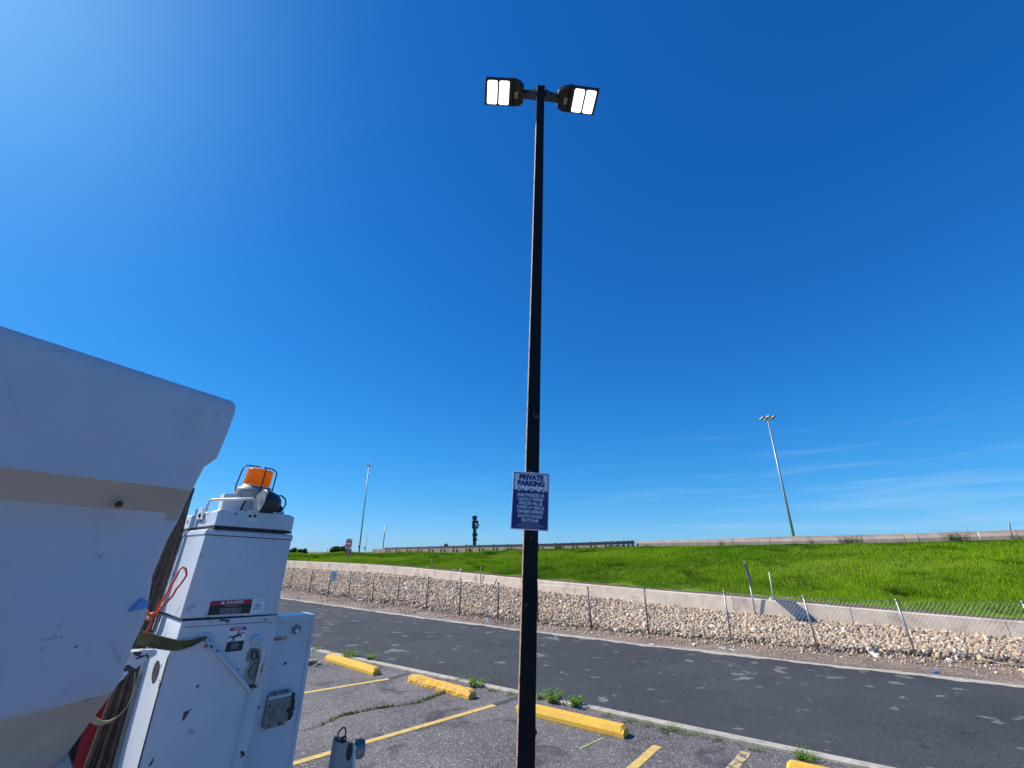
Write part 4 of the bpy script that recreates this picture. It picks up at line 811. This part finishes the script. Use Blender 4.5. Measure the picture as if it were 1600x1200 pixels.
# grab handle on the lid
h1 = onA(400.8, 803, .03); h2 = onA(398.3, 779, .03); back = -nA*.20-dA*.02
h4 = onA(325.6, 798, 0); 
def atn(px, py, o): return onA(px, py, o)
sdp = onA(338, 808, .014)+nSd*.004; L4 = onpl(322, 799, sdp, nSd); L3 = onpl(326, 781, sdp, nSd)
bkp = [onpl(x, y, sdp, nSd) for x, y in [(308, 796), (319, 794), (318, 812), (306, 811)]]; m = MB(); m.prism(bkp, nSd*.006); m.build('side_bracket', M['whitetube'], LID, bevel=.001)
m = MB(); m.lathe(onpl(312.5, 805, sdp+nSd*.006, nSd), nSd, [(0, .012), (.004, .011), (.006, .005)], 8); m.build('bolt', M['blackmetal'], LID)
p = [h1, h2.lerp(h1, .18), h2+(L3-h2).normalized()*.004+(h1-h2)*.06, h2+(L3-h2)*.06, L3+(h2-L3)*.08, L3+(L4-L3)*.12+(h2-L3)*.02, L4]
m = MB(); m.tube(p, .0062, 10); m.build('handle', M['whitetube'], LID)
for (a, b_, o) in (((386, 797), (403, 815), .018),):
    m = MB(); m.prism(pA([(a[0]+2, a[1]), (b_[0], a[1]+1), (b_[0]-1.5, b_[1]), (a[0], b_[1]-.5)], o), -nA*.006); bk = m.build('bracket', M['whitetube'], LID, bevel=.001)
    for k in (.27, .73): m = MB(); m.lathe(onA(a[0]+(b_[0]-a[0])*k, (a[1]+b_[1])/2+.5, o+.0005), nA, [(0, .0065), (.004, .006), (.0055, .003)], 8); m.build('bolt', M['blackmetal'], LID)
# riser box for the beacon
m = MB(); m.prism(pA([(351, 770.5), (373, 771.5), (402, 776), (397, 800), (345, 798)], -.13), -nA*.10); RB = m.build('beacon_riser', M['whitetube'], LID, bevel=.003)
m = MB(); m.tube([atn(385, 779, -.125), atn(375, 799, -.125)], .004, 6); m.tube([atn(385, 779, -.125), atn(396, 781, -.125)], .003, 6); m.build('wiring', M['blackmetal'], LID)
m = MB(); m.prism(pA([(432, 798), (444, 799), (443.5, 807), (430, 806)], -.08), -nA*.05); m.build('small_bracket', M['whitetube'], LID, bevel=.001)
# beacon
def px2r(px, t): return px*t/FPX
bc = onA(398, 772, -.17); tB = (bc-cam.location).dot(Vector((0, cP, sP))); k_ = tB/FPX
bx = (Vector((.13, 0, 1))).normalized()
m = MB(); m.lathe(bc-bx*8*k_, bx, [(0, 23*k_), (3*k_, 28*k_), (12*k_, 28.5*k_), (14.5*k_, 27*k_), (16*k_, 21*k_), (20*k_, 20*k_)], 28); BC = m.build('beacon_base', M['inner'], LID)
m = MB(); m.lathe(onA(386.5, 769, -.17+.045), nA, [(0, 3*k_), (1.5*k_, 2.5*k_)], 8); m.build('base_screw', M['blackmetal'], BC)
lc = onA(400.5, 758, -.17); pr = []
for i in range(15):
    h = i*1.55*k_; pr.append((h, (19.4-(i*.05))*k_)); pr.append((h+.8*k_, (18.9-(i*.05))*k_))
m = MB(); m.lathe(lc, bx, pr+[(24*k_, 17*k_), (24.5*k_, 12*k_)], 32); m.build('beacon_lens', M['amber'], BC)
gp_ = [(367.5, 768), (369, 758), (378.5, 735), (381.5, 729.5), (387, 727), (408, 729.5), (425, 733), (431, 736.5), (432.5, 741), (425, 768)]
m = MB(); m.tube(pA(gp_, -.16), .0032, 7); ctr = onA(404, 729.5, -.16); fr0 = onA(416, 734, -.09); m.tube([ctr+(ctr-ctr), onA(412, 730.5, -.11), fr0, onA(406, 769, -.075)], .0032, 7); m.build('beacon_guard', M['blackmetal'], BC)
# work lamp
wc = onA(416, 785.5, -.02); tW = (wc-cam.location).dot(Vector((0, cP, sP))); k2 = tW/FPX
wax = (dA*.93-nA*.25-UP*.12).normalized()
m = MB(); m.lathe(wc-wax*10*k2, wax, [(0, 17*k2), (1*k2, 18.8*k2), (9*k2, 18.5*k2), (13*k2, 17.5*k2), (22*k2, 15.5*k2), (28*k2, 11*k2), (31*k2, 5*k2)], 28); WL = m.build('work_lamp', M['lampblack'], LID)
m = MB(); m.lathe(wc-wax*11*k2, wax, [(0, 16*k2), (1.2*k2, 16*k2)], 24); m.build('lamp_rim', M['latch'], WL)
m = MB(); m.tube([onA(434, 775, -.03), onA(440, 774.5, -.03), onA(446, 780, -.03), onA(446.5, 788, -.03), onA(442, 796, -.03), onA(434, 800, -.03)], .0035, 7); m.build('lamp_cable', M['blackmetal'], WL)
m = MB(); m.prism(pA([(428, 782), (436, 784), (442, 793), (441, 799), (427, 800)], -.045), -nA*.03); m.build('lamp_bracket', M['blackmetal'], WL, bevel=.002)
# danger sticker
def decal(name, pts, mat, parent, o, d=.0012): m = MB(); m.prism(pA(pts, o), -nA*d); return m.build(name, mat, parent)
DP = [(328.7, 938.8), (415.5, 934.5), (411, 957.2), (323, 962.3)]
def inq(Q, u, v): a = Vector(Q[0]).lerp(Vector(Q[1]), u); b = Vector(Q[3]).lerp(Vector(Q[2]), u); q = a.lerp(b, v); return (q.x, q.y)
Q = [(x, y) for x, y in DP]
dk = decal('danger_sticker', Q, M['signwhite'], UC, .0025)
decal('red_header', [inq(Q, .01, .02), inq(Q, .765, .02), inq(Q, .765, .33), inq(Q, .01, .33)], M['redpaint'], UC, .0036)
decal('text_panel', [inq(Q, .01, .33), inq(Q, .765, .33), inq(Q, .765, .98), inq(Q, .01, .98)], M['black'], UC, .0036)
def qframe(Q, o):
    a, b, c, d = [onA(x, y, o) for x, y in Q]; rx = (b-a); w = rx.length; rx.normalize(); u = (a-d); h = u.length; u = (u-rx*rx.dot(u)).normalized(); return (a+b+c+d)/4, rx, u, w, h
cq, rq, uq, wq, hq = qframe(Q, .0044)
text_part('danger_lettering', [('\u25b2 DANGER', -.11*wq, .325*hq, .26*hq, 1.1, .0003), ('ELECTRICAL HAZARD', -.11*wq, .09*hq, .085*hq, 1, 0)]+[('KEEP AWAY FROM THIS MACHINE AND ITS LOAD', -.11*wq, (-.0-.085*i)*hq, .062*hq, 1, 0) for i in range(1, 6)], cq, rq, uq, M['signwhite'], UC)
m = MB()
for seg in ([(.81, .8), (.86, .3), (.93, .25)], [(.86, .3), (.9, .75), (.97, .8)], [(.81, .8), (.95, .5)], [(.84, .12), (.97, .15)], [(.83, .5), (.96, .45)]): m.tube([onA(*inq(Q, u, v), .0045) for u, v in seg], .0006, 4)
m.build('pictogram', M['black'], UC)

# lower cabinet
LCp = [(283, 976), (288, 970.5), (434.5, 961.5), (434, 975), (402, 1110), (379.5, 1200), (350, 1310), (190, 1310), (214, 1206), (262, 1026), (276, 1000)]
m = MB(); m.prism(pA(LCp, .0), EXT*.72); LC = m.build('lower_cabinet', M['white'], tr, bevel=.004)
m = MB(); m.prism(pA([(283, 966.8), (434, 959.5), (434, 963), (286, 971)], -.004), EXT*.70); m.build('gap_shadow_strip', M['rubber'], LC)  # black strip stands in for the shadow in the gap between cabinets
m = MB(); m.prism(pA([(284, 971), (320, 969.5), (434.5, 961), (434.5, 964.5), (320, 972.5), (284, 975)], .005), -nA*.012); m.build('top_flange', M['white'], LC, bevel=.001)
m = MB(); m.tube(pA([(288, 980), (330, 977.5), (422, 971.5), (425, 974)], .0008), .0012, 4); m.build('top_crease', M['latch'], LC)
# door panel outline (raised seam) & edge trim
m = MB(); m.tube(pA([(262, 1028), (238, 1115), (212, 1213)], .001), .0022, 5); m.build('edge_trim', M['black'], LC)
rod = [onA(322, 998, .012), onA(355, 1037, .014), onA(384, 1070, .012), onA(388.5, 1076, .010), onA(388, 1083, .006), onA(378, 1130, .004), onA(358, 1215, .004)]
m = MB(); m.tube(rod[:5], .0062, 10); m.build('hand_rail', M['white'], LC)
m = MB(); m.tube(rod[4:], .0035, 8); m.build('door_bead', M['white'], LC)
m = MB(); m.lathe(onA(321, 997.5, .001), nA, [(0, .022), (.006, .021), (.009, .017), (.009, .011), (.002, .010)], 22); m.build('grommet', M['white'], LC)
m = MB(); m.prism(pA([(320, 1006.5), (325, 1008), (323, 1014), (318, 1012)], .003), -nA*.003); m.build('small_tag', M['latch'], LC)
m = MB(); m.lathe(onA(399, 999.5, .0), nA, [(0, .021), (.010, .019), (.014, .014), (.014, .008), (.020, .007)], 22); m.build('rod_boss', M['white'], LC)
m = MB(); m.tube([onA(400, 1000.5, .02), onA(409, 1002.5, .022), onA(412.5, 1007, .022), onA(411.5, 1020, .02), onA(399.5, 1070, .012)], .006, 9); m.build('bent_rod', M['whitetube'], LC)
m = MB(); m.box(onA(395.5, 1072, .006), (.026, .02, .012), (dA, nA, UP)); m.tube([onA(388, 1071, .006), onA(399, 1073.5, .008)], .005, 6); m.build('rusty_clamp', M['rust'], LC, bevel=.002)
m = MB(); m.prism(pA([(392, 1012), (405.5, 1014), (407, 1035.5), (384, 1035), (386, 1020)], .002), -nA*.004); m.build('latch_plate', M['latch'], LC, bevel=.001)
m = MB(); m.tube(pA([(395, 1018), (393, 1029), (398, 1032), (402, 1026), (401, 1018)], .006), .0022, 5); m.build('latch_hook', M['blackmetal'], LC)
rc = onA(398, 1047, .006); a1 = (UP*.97+dA*.22).normalized(); b1 = a1.cross(nA)
for nm, rr, ra, rb, mt in (('d_ring_rim', .0042, .040, .030, M['ring']), ('d_ring', .003, .027, .018, M['latch'])):
    m = MB(); m.tube([rc+a1*math.cos(t)*ra+b1*math.sin(t)*rb for t in np.linspace(0, 6.283, 29)[:-1]], rr, 6, closed=True); m.build(nm, mt, LC)
m = MB(); m.add([rc-nA*.002+a1*math.cos(t)*.038+b1*math.sin(t)*.028 for t in np.linspace(0, 6.283, 29)[:-1]], [tuple(range(28))]); m.build('d_ring_pocket', M['latch'], LC)
Q = [(360, 980.2), (386, 978.2), (378.7, 1017), (350, 1020.3)]
decal('fall_sticker', Q, M['signwhite'], LC, .0025)
decal('red_strip', [inq(Q, .03, .02), inq(Q, .98, .02), inq(Q, .98, .15), inq(Q, .03, .15)], M['redpaint'], LC, .0036)
decal('black_text_panel', [inq(Q, .03, .58), inq(Q, .98, .58), inq(Q, .98, .98), inq(Q, .03, .98)], M['black'], LC, .0036)
m = MB()
def fig(seg, w):
    P_ = [onA(*inq(Q, u, v), .0042) for u, v in seg]; m.tube(P_, w, 5)
fig([(.30, .42), (.50, .36), (.62, .33)], .0042); fig([(.62, .33), (.82, .24), (.92, .30)], .0018); fig([(.60, .33), (.55, .22), (.62, .17)], .0018); fig([(.30, .42), (.14, .36), (.08, .44)], .0022); fig([(.32, .43), (.40, .52), (.25, .54)], .0022)
m.lathe(onA(*inq(Q, .72, .38), .003), nA, [(0, .004), (.001, .004)], 10); m.build('falling_figure', M['black'], LC)
cq, rq, uq, wq, hq = qframe(Q, .0042)
text_part('small_print', [('FALL FROM PLATFORM', 0, (-.12-.05*i)*hq, .035*hq, .8, 0) for i in range(1, 6)]+[('DANGER', 0, .41*hq, .09*hq, 1, .0002)], cq, rq, uq, M['signwhite'], LC)
# oval hole on the side face
sf = onA(262, 1030, 0)
m = MB(); oc = onpl(243, 1050, onA(257, 1045)+nSd*.0015, nSd)
m.add([oc+UP*math.cos(t)*.040+EXT*math.sin(t)*.050 for t in np.linspace(0, 6.283, 25)[:-1]], [tuple(range(24))]); m.build('side_hole', M['black'], LC)

# rear body panel (farther right)
RP = [(395, 966), (435, 963.5), (491, 959.5), (493.5, 961), (486, 1012), (475, 1086), (462, 1168), (446, 1280), (330, 1320)]
o_ = -.16
m = MB(); m.prism(pA(RP, o_), -nA*.12); BP = m.build('body_panel', M['white'], tr, bevel=.003)
m = MB(); m.prism(pA([(434, 963.8), (493.5, 959.6), (491.8, 969), (434, 971)], o_+.006), -nA*.008); m.build('top_flange', M['white'], BP, bevel=.001)
m = MB(); m.prism(pA([(493, 962), (486, 1012), (475, 1086), (462, 1168), (450, 1240), (444, 1240), (456, 1168), (469.5, 1086), (480.5, 1012), (487.5, 968)], o_+.004), -nA*.006); m.build('edge_flange', M['white'], BP, bevel=.001)
decal('tan_label', [(421, 997), (448.8, 993.7), (447.6, 999.8), (420, 1002.8)], M['tan'], BP, o_+.0015)
Q = [(421, 997), (448.8, 993.7), (447.6, 999.8), (420, 1002.8)]; cq, rq, uq, wq, hq = qframe(Q, o_+.0024)
text_part('label_text', [('SUPPLIED', -.12*wq, 0, .85*hq, .95, .0002)], cq, rq, uq, M['redpaint'], BP)
m = MB(); m.lathe(onA(463, 983.5, o_), nA, [(0, .022), (.008, .022), (.011, .017)], 6); m.build('hex_bolt', M['latch'], BP)
m = MB(); m.lathe(onA(464.5, 986, o_+.010), nA, [(0, .0095), (.003, .0095), (.004, .007)], 14); m.build('reflector', M['signwhite'], BP)
LP_ = [(419, 1088), (423.5, 1083), (451.5, 1076.8), (455, 1078), (457, 1081), (455.5, 1118), (443.5, 1132.5), (413.5, 1140), (409, 1136)]
m = MB(); m.prism(pA(LP_, o_+.014), -nA*.014); LPl = m.build('latch_box', M['latch'], BP, bevel=.002)
m = MB(); m.prism(pA([(420, 1090), (456, 1082), (456, 1086), (420, 1094)], o_+.018), -nA*.004); m.build('latch_bar', M['white'], LPl)
for q in ((429, 1084.5), (447, 1080), (420.5, 1133), (437, 1130), (421, 1103)): m = MB(); m.lathe(onA(*q, o_+.014), nA, [(0, .0045), (.004, .004)], 8); m.build('rivet', M['blackmetal'], LPl)
m = MB(); m.prism(pA([(457.5, 1083.5), (461.5, 1083), (460, 1091), (461.5, 1095), (459.5, 1101), (461, 1106), (457.5, 1112), (458, 1116), (454, 1124), (449, 1126), (452, 1117), (448, 1112), (449, 1107), (455, 1105)], o_+.017), -nA*.012); m.build('torn_gasket', M['rubber'], LPl)
m = MB(); m.tube([onA(398, 1107, o_+.004), onA(405, 1105.5, o_+.006)], .005, 6); m.build('scuff_bolt', M['rust'], BP)
# lit, tarnished inner frame left of the lower cabinet
m = MB(); m.prism(pA([(250, 1025), (262, 1024), (215, 1206), (190, 1310), (150, 1310), (196, 1130), (214, 1060)], -.30), -nA*.02); m.build('inner_frame', M['inner'], tr, bevel=.003)

# pipe and hoses rising beside the cabinet, on their own plane
PB = -.42
def vtube(name, pts, r, mat, o=PB, parent=tr): m = MB(); m.tube(pA(pts, o), r, 10); return m.build(name, mat, parent)
vp = vtube('riser_pipe', [(297, 762), (290, 785), (277, 835), (262, 880), (244, 938), (216, 1020), (194, 1090), (166, 1180), (135, 1290)], .021, M['rubber'], PB)
for q0, q1 in (((279, 830), (275, 842)), ((246, 931), (244.5, 937)), ((180, 1136), (178, 1142))): m = MB(); m.tube(pA([q0, q1], PB), .026, 12); m.build('clamp', M['lampblack'], vp)
m = MB(); m.tube(pA([(243, 933), (256, 932)], PB+.02), .007, 8); m.build('clip', M['lampblack'], vp)
HL = [[(291, 765), (281, 800), (232, 925), (186, 1062), (139, 1190), (110, 1270)], [(292, 765), (283, 800), (236.5, 925), (191, 1064), (147, 1192), (118, 1272)], [(293, 765), (285, 800), (241, 925), (196, 1066), (155, 1194), (127, 1274)], [(294, 765), (287, 800), (245, 925), (201, 1068), (163, 1196), (135, 1276)], [(295, 765), (289, 800), (249, 925), (206, 1070), (170, 1198), (143, 1278)]]
for i, hl in enumerate(HL): vtube('hydraulic_hose', hl, .0105 if i % 2 == 0 else .008, M['hose'] if i % 2 == 0 else M['hose2'], PB+.05+.004*i)
m = MB(); m.prism(pA([(258, 840), (262, 850), (150, 1400), (20, 1400), (60, 1200), (150, 1070), (225, 895)], -.60), -nA*.03); m.build('red_boom_side', M['redpaint'], tr)

# bucket ----------------------------------------------------------
RA, RBp = at(0, 512, .86), at(368, 632, 1.30)
dB = Vector((RBp.x-RA.x, RBp.y-RA.y, 0)).normalized(); nB = Vector((dB.y, -dB.x, 0))
def onB(px, py, o): return onpl(px, py, RBp+nB*o, nB)
def co(px, py, o): p = onB(px, py, o); return (p-RBp).dot(dB), p.z
lv = []
for px, py, o, r in [(366, 629, 0, .018), (368.5, 633, .003, .02), (367, 645, .004, .022), (353, 682, -.002, .03), (341, 711, -.004, .03), (337, 716, -.005, .03), (319, 728, -.008, .04), (308, 750, -.010, .04), (300, 766, -.013, .045), (297.5, 770, -.020, .045), (290, 785, -.058, .045), (281, 808, -.094, .045), (278, 814, -.099, .045), (264, 838, -.102, .045), (238, 899, -.106, .05), (228, 966, -.112, .05), (207, 1011, -.118, .05), (189, 1060, -.125, .05), (178, 1082, -.130, .05), (172, 1090, -.145, .05), (140, 1133, -.215, .06), (93, 1199, -.315, .06), (50, 1262, -.41, .07), (10, 1320, -.49, .08)]:
    p_ = onB(px, py, o); dd_ = p_-cam.location; df, do_ = dd_.dot(dB), dd_.dot(nB); dl = math.hypot(df, do_)
    f, z = co(px, py, o); f += r-(r*dl-r*df)/(-do_); lv.append((f, z, o, r))
WB = .62; NEAR = -.78
def ringpts(f, z, o, r, inset=0):
    f0 = f-inset; n0 = NEAR+(-o)*.8+inset; r0 = o-inset; l0 = -WB-o*.8+inset
    c = [(f0-r, r0-r, 0), (n0+r, r0-r, 90), (n0+r, l0+r, 180), (f0-r, l0+r, 270)]; out = []
    for (cx, cy, a0) in c:
        for k in range(7):
            a = R(a0+k*15); out.append((cx+math.cos(a)*r, cy+math.sin(a)*r))
    return [RBp*1+dB*x+nB*y-UP*(RBp.z-z) for x, y in out]
zt = max(l[1] for l in lv)
seq = [ringpts(lv[1][0], zt-.03, lv[1][2], lv[1][3], .012), ringpts(lv[0][0], zt+.002, 0-.004, lv[0][3], .010), ringpts(lv[0][0], zt+.004, -.002, lv[0][3], .003)]
rings = [ringpts(*l) for l in lv]
inner = [ringpts(lv[k][0], (lv[k][1] if k > 2 else zt-.04), lv[k][2], lv[k][3], .014) for k in (len(lv)-2, 20, 13, 6, 3)]
allr = inner+seq[1:]+rings
vs = [p for r_ in allr for p in r_]; n = 28
fs = [(i*n+k, i*n+(k+1) % n, (i+1)*n+(k+1) % n, (i+1)*n+k) for i in range(len(allr)-1) for k in range(n)]+[tuple(range(n)), tuple(range(len(vs)-n, len(vs)))]
bounce_i = {len(inner)+2+k for k in (8, 9, 10, 11)}|{len(inner)+2+k for k in range(18, 24)}  # ledge and underside rings that carry the painted ground bounce
m = MB()
mi_ = [1 if (q//n) in bounce_i else 0 for q in range((len(allr)-1)*n)]+[0, 1]
m.v = list(vs); m.f = fs; m.m = mi_; m.sm = [True]*len(fs)
BK = m.build('bucket', [M['fibre'], M['fibre_bounce']], tr)
me = BK.data
try: me.set_sharp_from_angle(angle=R(38))
except Exception: pass
m = MB(); pb = onB(184.5, 787.5, -.052); m.lathe(pb, (nB-UP*.3).normalized(), [(0, .0135), (.002, .0135), (.003, .010)], 16); bb = m.build('washer', M['tan'], BK); m = MB(); m.lathe(pb+nB*.003, (nB-UP*.3).normalized(), [(0, .008), (.005, .007), (.007, .004)], 8); m.build('bolt', M['rust'], BK)
m = MB(); tp_ = [(204, 956), (224, 935), (233, 941), (230, 950)]; m.prism([onB(x, y, -.100) for x, y in tp_], -nB*.06); m.build('blue_tape', M['tape'], BK)
# bucket mounting bracket
m = MB(); m.prism(pA([(196, 1020), (245, 1017.5), (243.5, 1024), (226, 1034), (180, 1072), (185, 1040)], .03), -nA*.08); m.build('bucket_bracket', M['chipped'], tr, bevel=.003)
m = MB(); m.prism(pA([(200, 1019), (246, 1016), (244.5, 1023.5), (199, 1029)], .034), -nA*.004); m.build('chipped_edge', M['chipped'], tr, bevel=.001)

# hook post at the truck's tail
HPt = at(552, 1172, 1.75)
def onH(px, py, o=0): return onpl(px, py, HPt+nA*o, nA)
m = MB(); m.prism([onH(x, y) for x, y in [(537.5, 1160), (541, 1158.5), (553, 1161), (556.5, 1166), (553, 1200), (549, 1260), (522, 1260)]], -nA*.012); HK = m.build('hook_post', M['inner'], tr, bevel=.002)
m = MB(); m.prism([onH(x, y) for x, y in [(528, 1158.5), (538, 1160), (532, 1200), (524, 1260), (511, 1260), (521, 1200)]], -nA*.05); m.build('side_web', M['inner'], HK, bevel=.003)
m = MB(); m.prism([onH(x, y, .008) for x, y in [(553, 1162), (557.5, 1166), (555.5, 1200), (551, 1260), (547.5, 1260), (551.5, 1200)]], -nA*.03); m.build('front_flange', M['whitetube'], HK, bevel=.001)
hc = onH(545.5, 1175); m = MB(); m.add([hc+nA*.0012+UP*math.cos(t)*.029+dA*math.sin(t)*.013 for t in np.linspace(0, 6.283, 25)[:-1]], [tuple(range(24))]); m.build('slot_hole', M['black'], HK)
kk = 1.75/FPX; rc = onH(534, 1147.5, -.02); m = MB(); aa = (UP*.98+dA*.15).normalized(); m.tube([rc+aa*math.cos(t)*8.5*kk+dA*math.sin(t)*6*kk for t in np.linspace(0, 6.283, 25)[:-1]], .0032, 6, closed=True); m.build('pull_ring', M['blackmetal'], HK)
rc = onH(536.5, 1155.5, .0); m = MB(); m.tube([rc+aa*math.cos(t)*3.4*kk+dA*math.sin(t)*4*kk for t in np.linspace(0, 6.283, 17)[:-1]], .0036, 6, closed=True); m.prism([onH(x, y, .003) for x, y in [(528, 1155), (541, 1156), (541, 1160), (528, 1160)]], -nA*.04); m.build('pin_eye', M['blackmetal'], HK)
rc = onH(559, 1170, -.02); m = MB(); m.lathe(rc-dA*3*kk, (dA*.9+nA*.35).normalized(), [(-3*kk, 6*kk), (-2*kk, 12.5*kk), (9*kk, 12.8*kk), (13*kk, 10.5*kk), (14*kk, 5*kk)], 24); m.build('roller', M['latch'], HK)
m = MB(); q = onH(530, 1262); m.box(q-UP*.15-dA*.2-nA*.05, (.6, .1, .1), (dA, nA, UP)); m.build('hook_arm', M['inner'], tr, bevel=.003)

# ------------------------------------------------ cords and straps on the truck
oc_ = [(246, 952), (252, 941), (262, 925), (270, 911), (277, 898), (281, 889), (286, 886.5), (290.5, 889), (291.5, 899), (284, 910), (275, 921), (269, 932), (262, 939), (252, 950), (240, 962)]
m = MB(); OO = .028
m.tube(pA(oc_[:5], OO-.01)+pA(oc_[5:9], .006)+pA(oc_[9:], OO), .0040, 8)
kn = onA(237, 963, .045)
for i in range(5):
    th = i*1.25; a_ = Vector((math.cos(th), math.sin(th)*.6, math.sin(th+1))).normalized(); b_ = a_.cross(Vector((.3, .5, .8))).normalized(); m.tube([kn+a_*math.cos(t)*.015+b_*math.sin(t)*.011 for t in np.linspace(0, 6.283, 13)[:-1]], .0035, 6, closed=True)
m.tube([kn, onA(236, 973, .045), onA(231, 984, .045), onA(224, 990, .045)], .0035, 6); m.tube([onA(230, 955, .045), kn, onA(243, 958, .045)], .0035, 6)
tag(m.build('orange_cord', M['orange'], origin=kn), 'knotted orange cord looped over the white cabinet side', 'cord')
def yel(): 
    m = MB(); m.lathe(onA(233.5, 966, .055), nA, [(0, .006), (.004, .009), (.009, .007), (.011, .003)], 9); o = m.build('cord_stopper', M['cream'], origin=onA(233.5, 966, .055)); tag(o, 'small yellowed toggle caught in the orange cord knot', 'toggle')
yel()
m = MB(); pth = [(323, 997), (316, 998.5), (306, 1003), (296, 1007), (284, 1008.5), (268, 1007.5), (250, 1004), (233, 1000), (215, 996)]; wds = [.008, .010, .015, .024, .036, .042, .045, .047, .048]
offs = [.010, .022, .022, .02, .012, .0, -.01, -.02, -.03]
P_ = [onA(x, y, o) for (x, y), o in zip(pth, offs)]; wd_ = [(UP*math.cos(a)+nA*math.sin(a)) for a in (1.0, .8, .55, .4, .3, .2, .15, .1, .1)]
m.ribbon(P_, wds, wd_, .004)
for k in range(3): m.tube([onA(322-k, 996+k, .012), onA(312, 996.5+3*k, .024), onA(300, 1001+4*k, .024), onA(285, 1003+5*k, .020)], .0028, 5)
tag(m.build('webbing_strap', M['olive'], origin=P_[4]), 'olive green webbing strap pulled through the cabinet grommet', 'strap')
m = MB(); pth = [(211, 1050), (210, 1066), (207, 1086), (199, 1104), (186, 1118), (172, 1127), (160, 1130), (150, 1127), (143, 1122)]
m.ribbon([onA(x, y, .0) for x, y in pth], [.006, .006, .007, .007, .008, .011, .016, .022, .026], [(nA*math.cos(a)+UP*math.sin(a)) for a in (.2, .2, .3, .5, .7, .9, 1.1, 1.3, 1.4)], .003)
tag(m.build('frayed_strap', M['cream'], origin=onA(180, 1122)), 'frayed cream strap end hanging in a curve beside the red panel', 'strap')
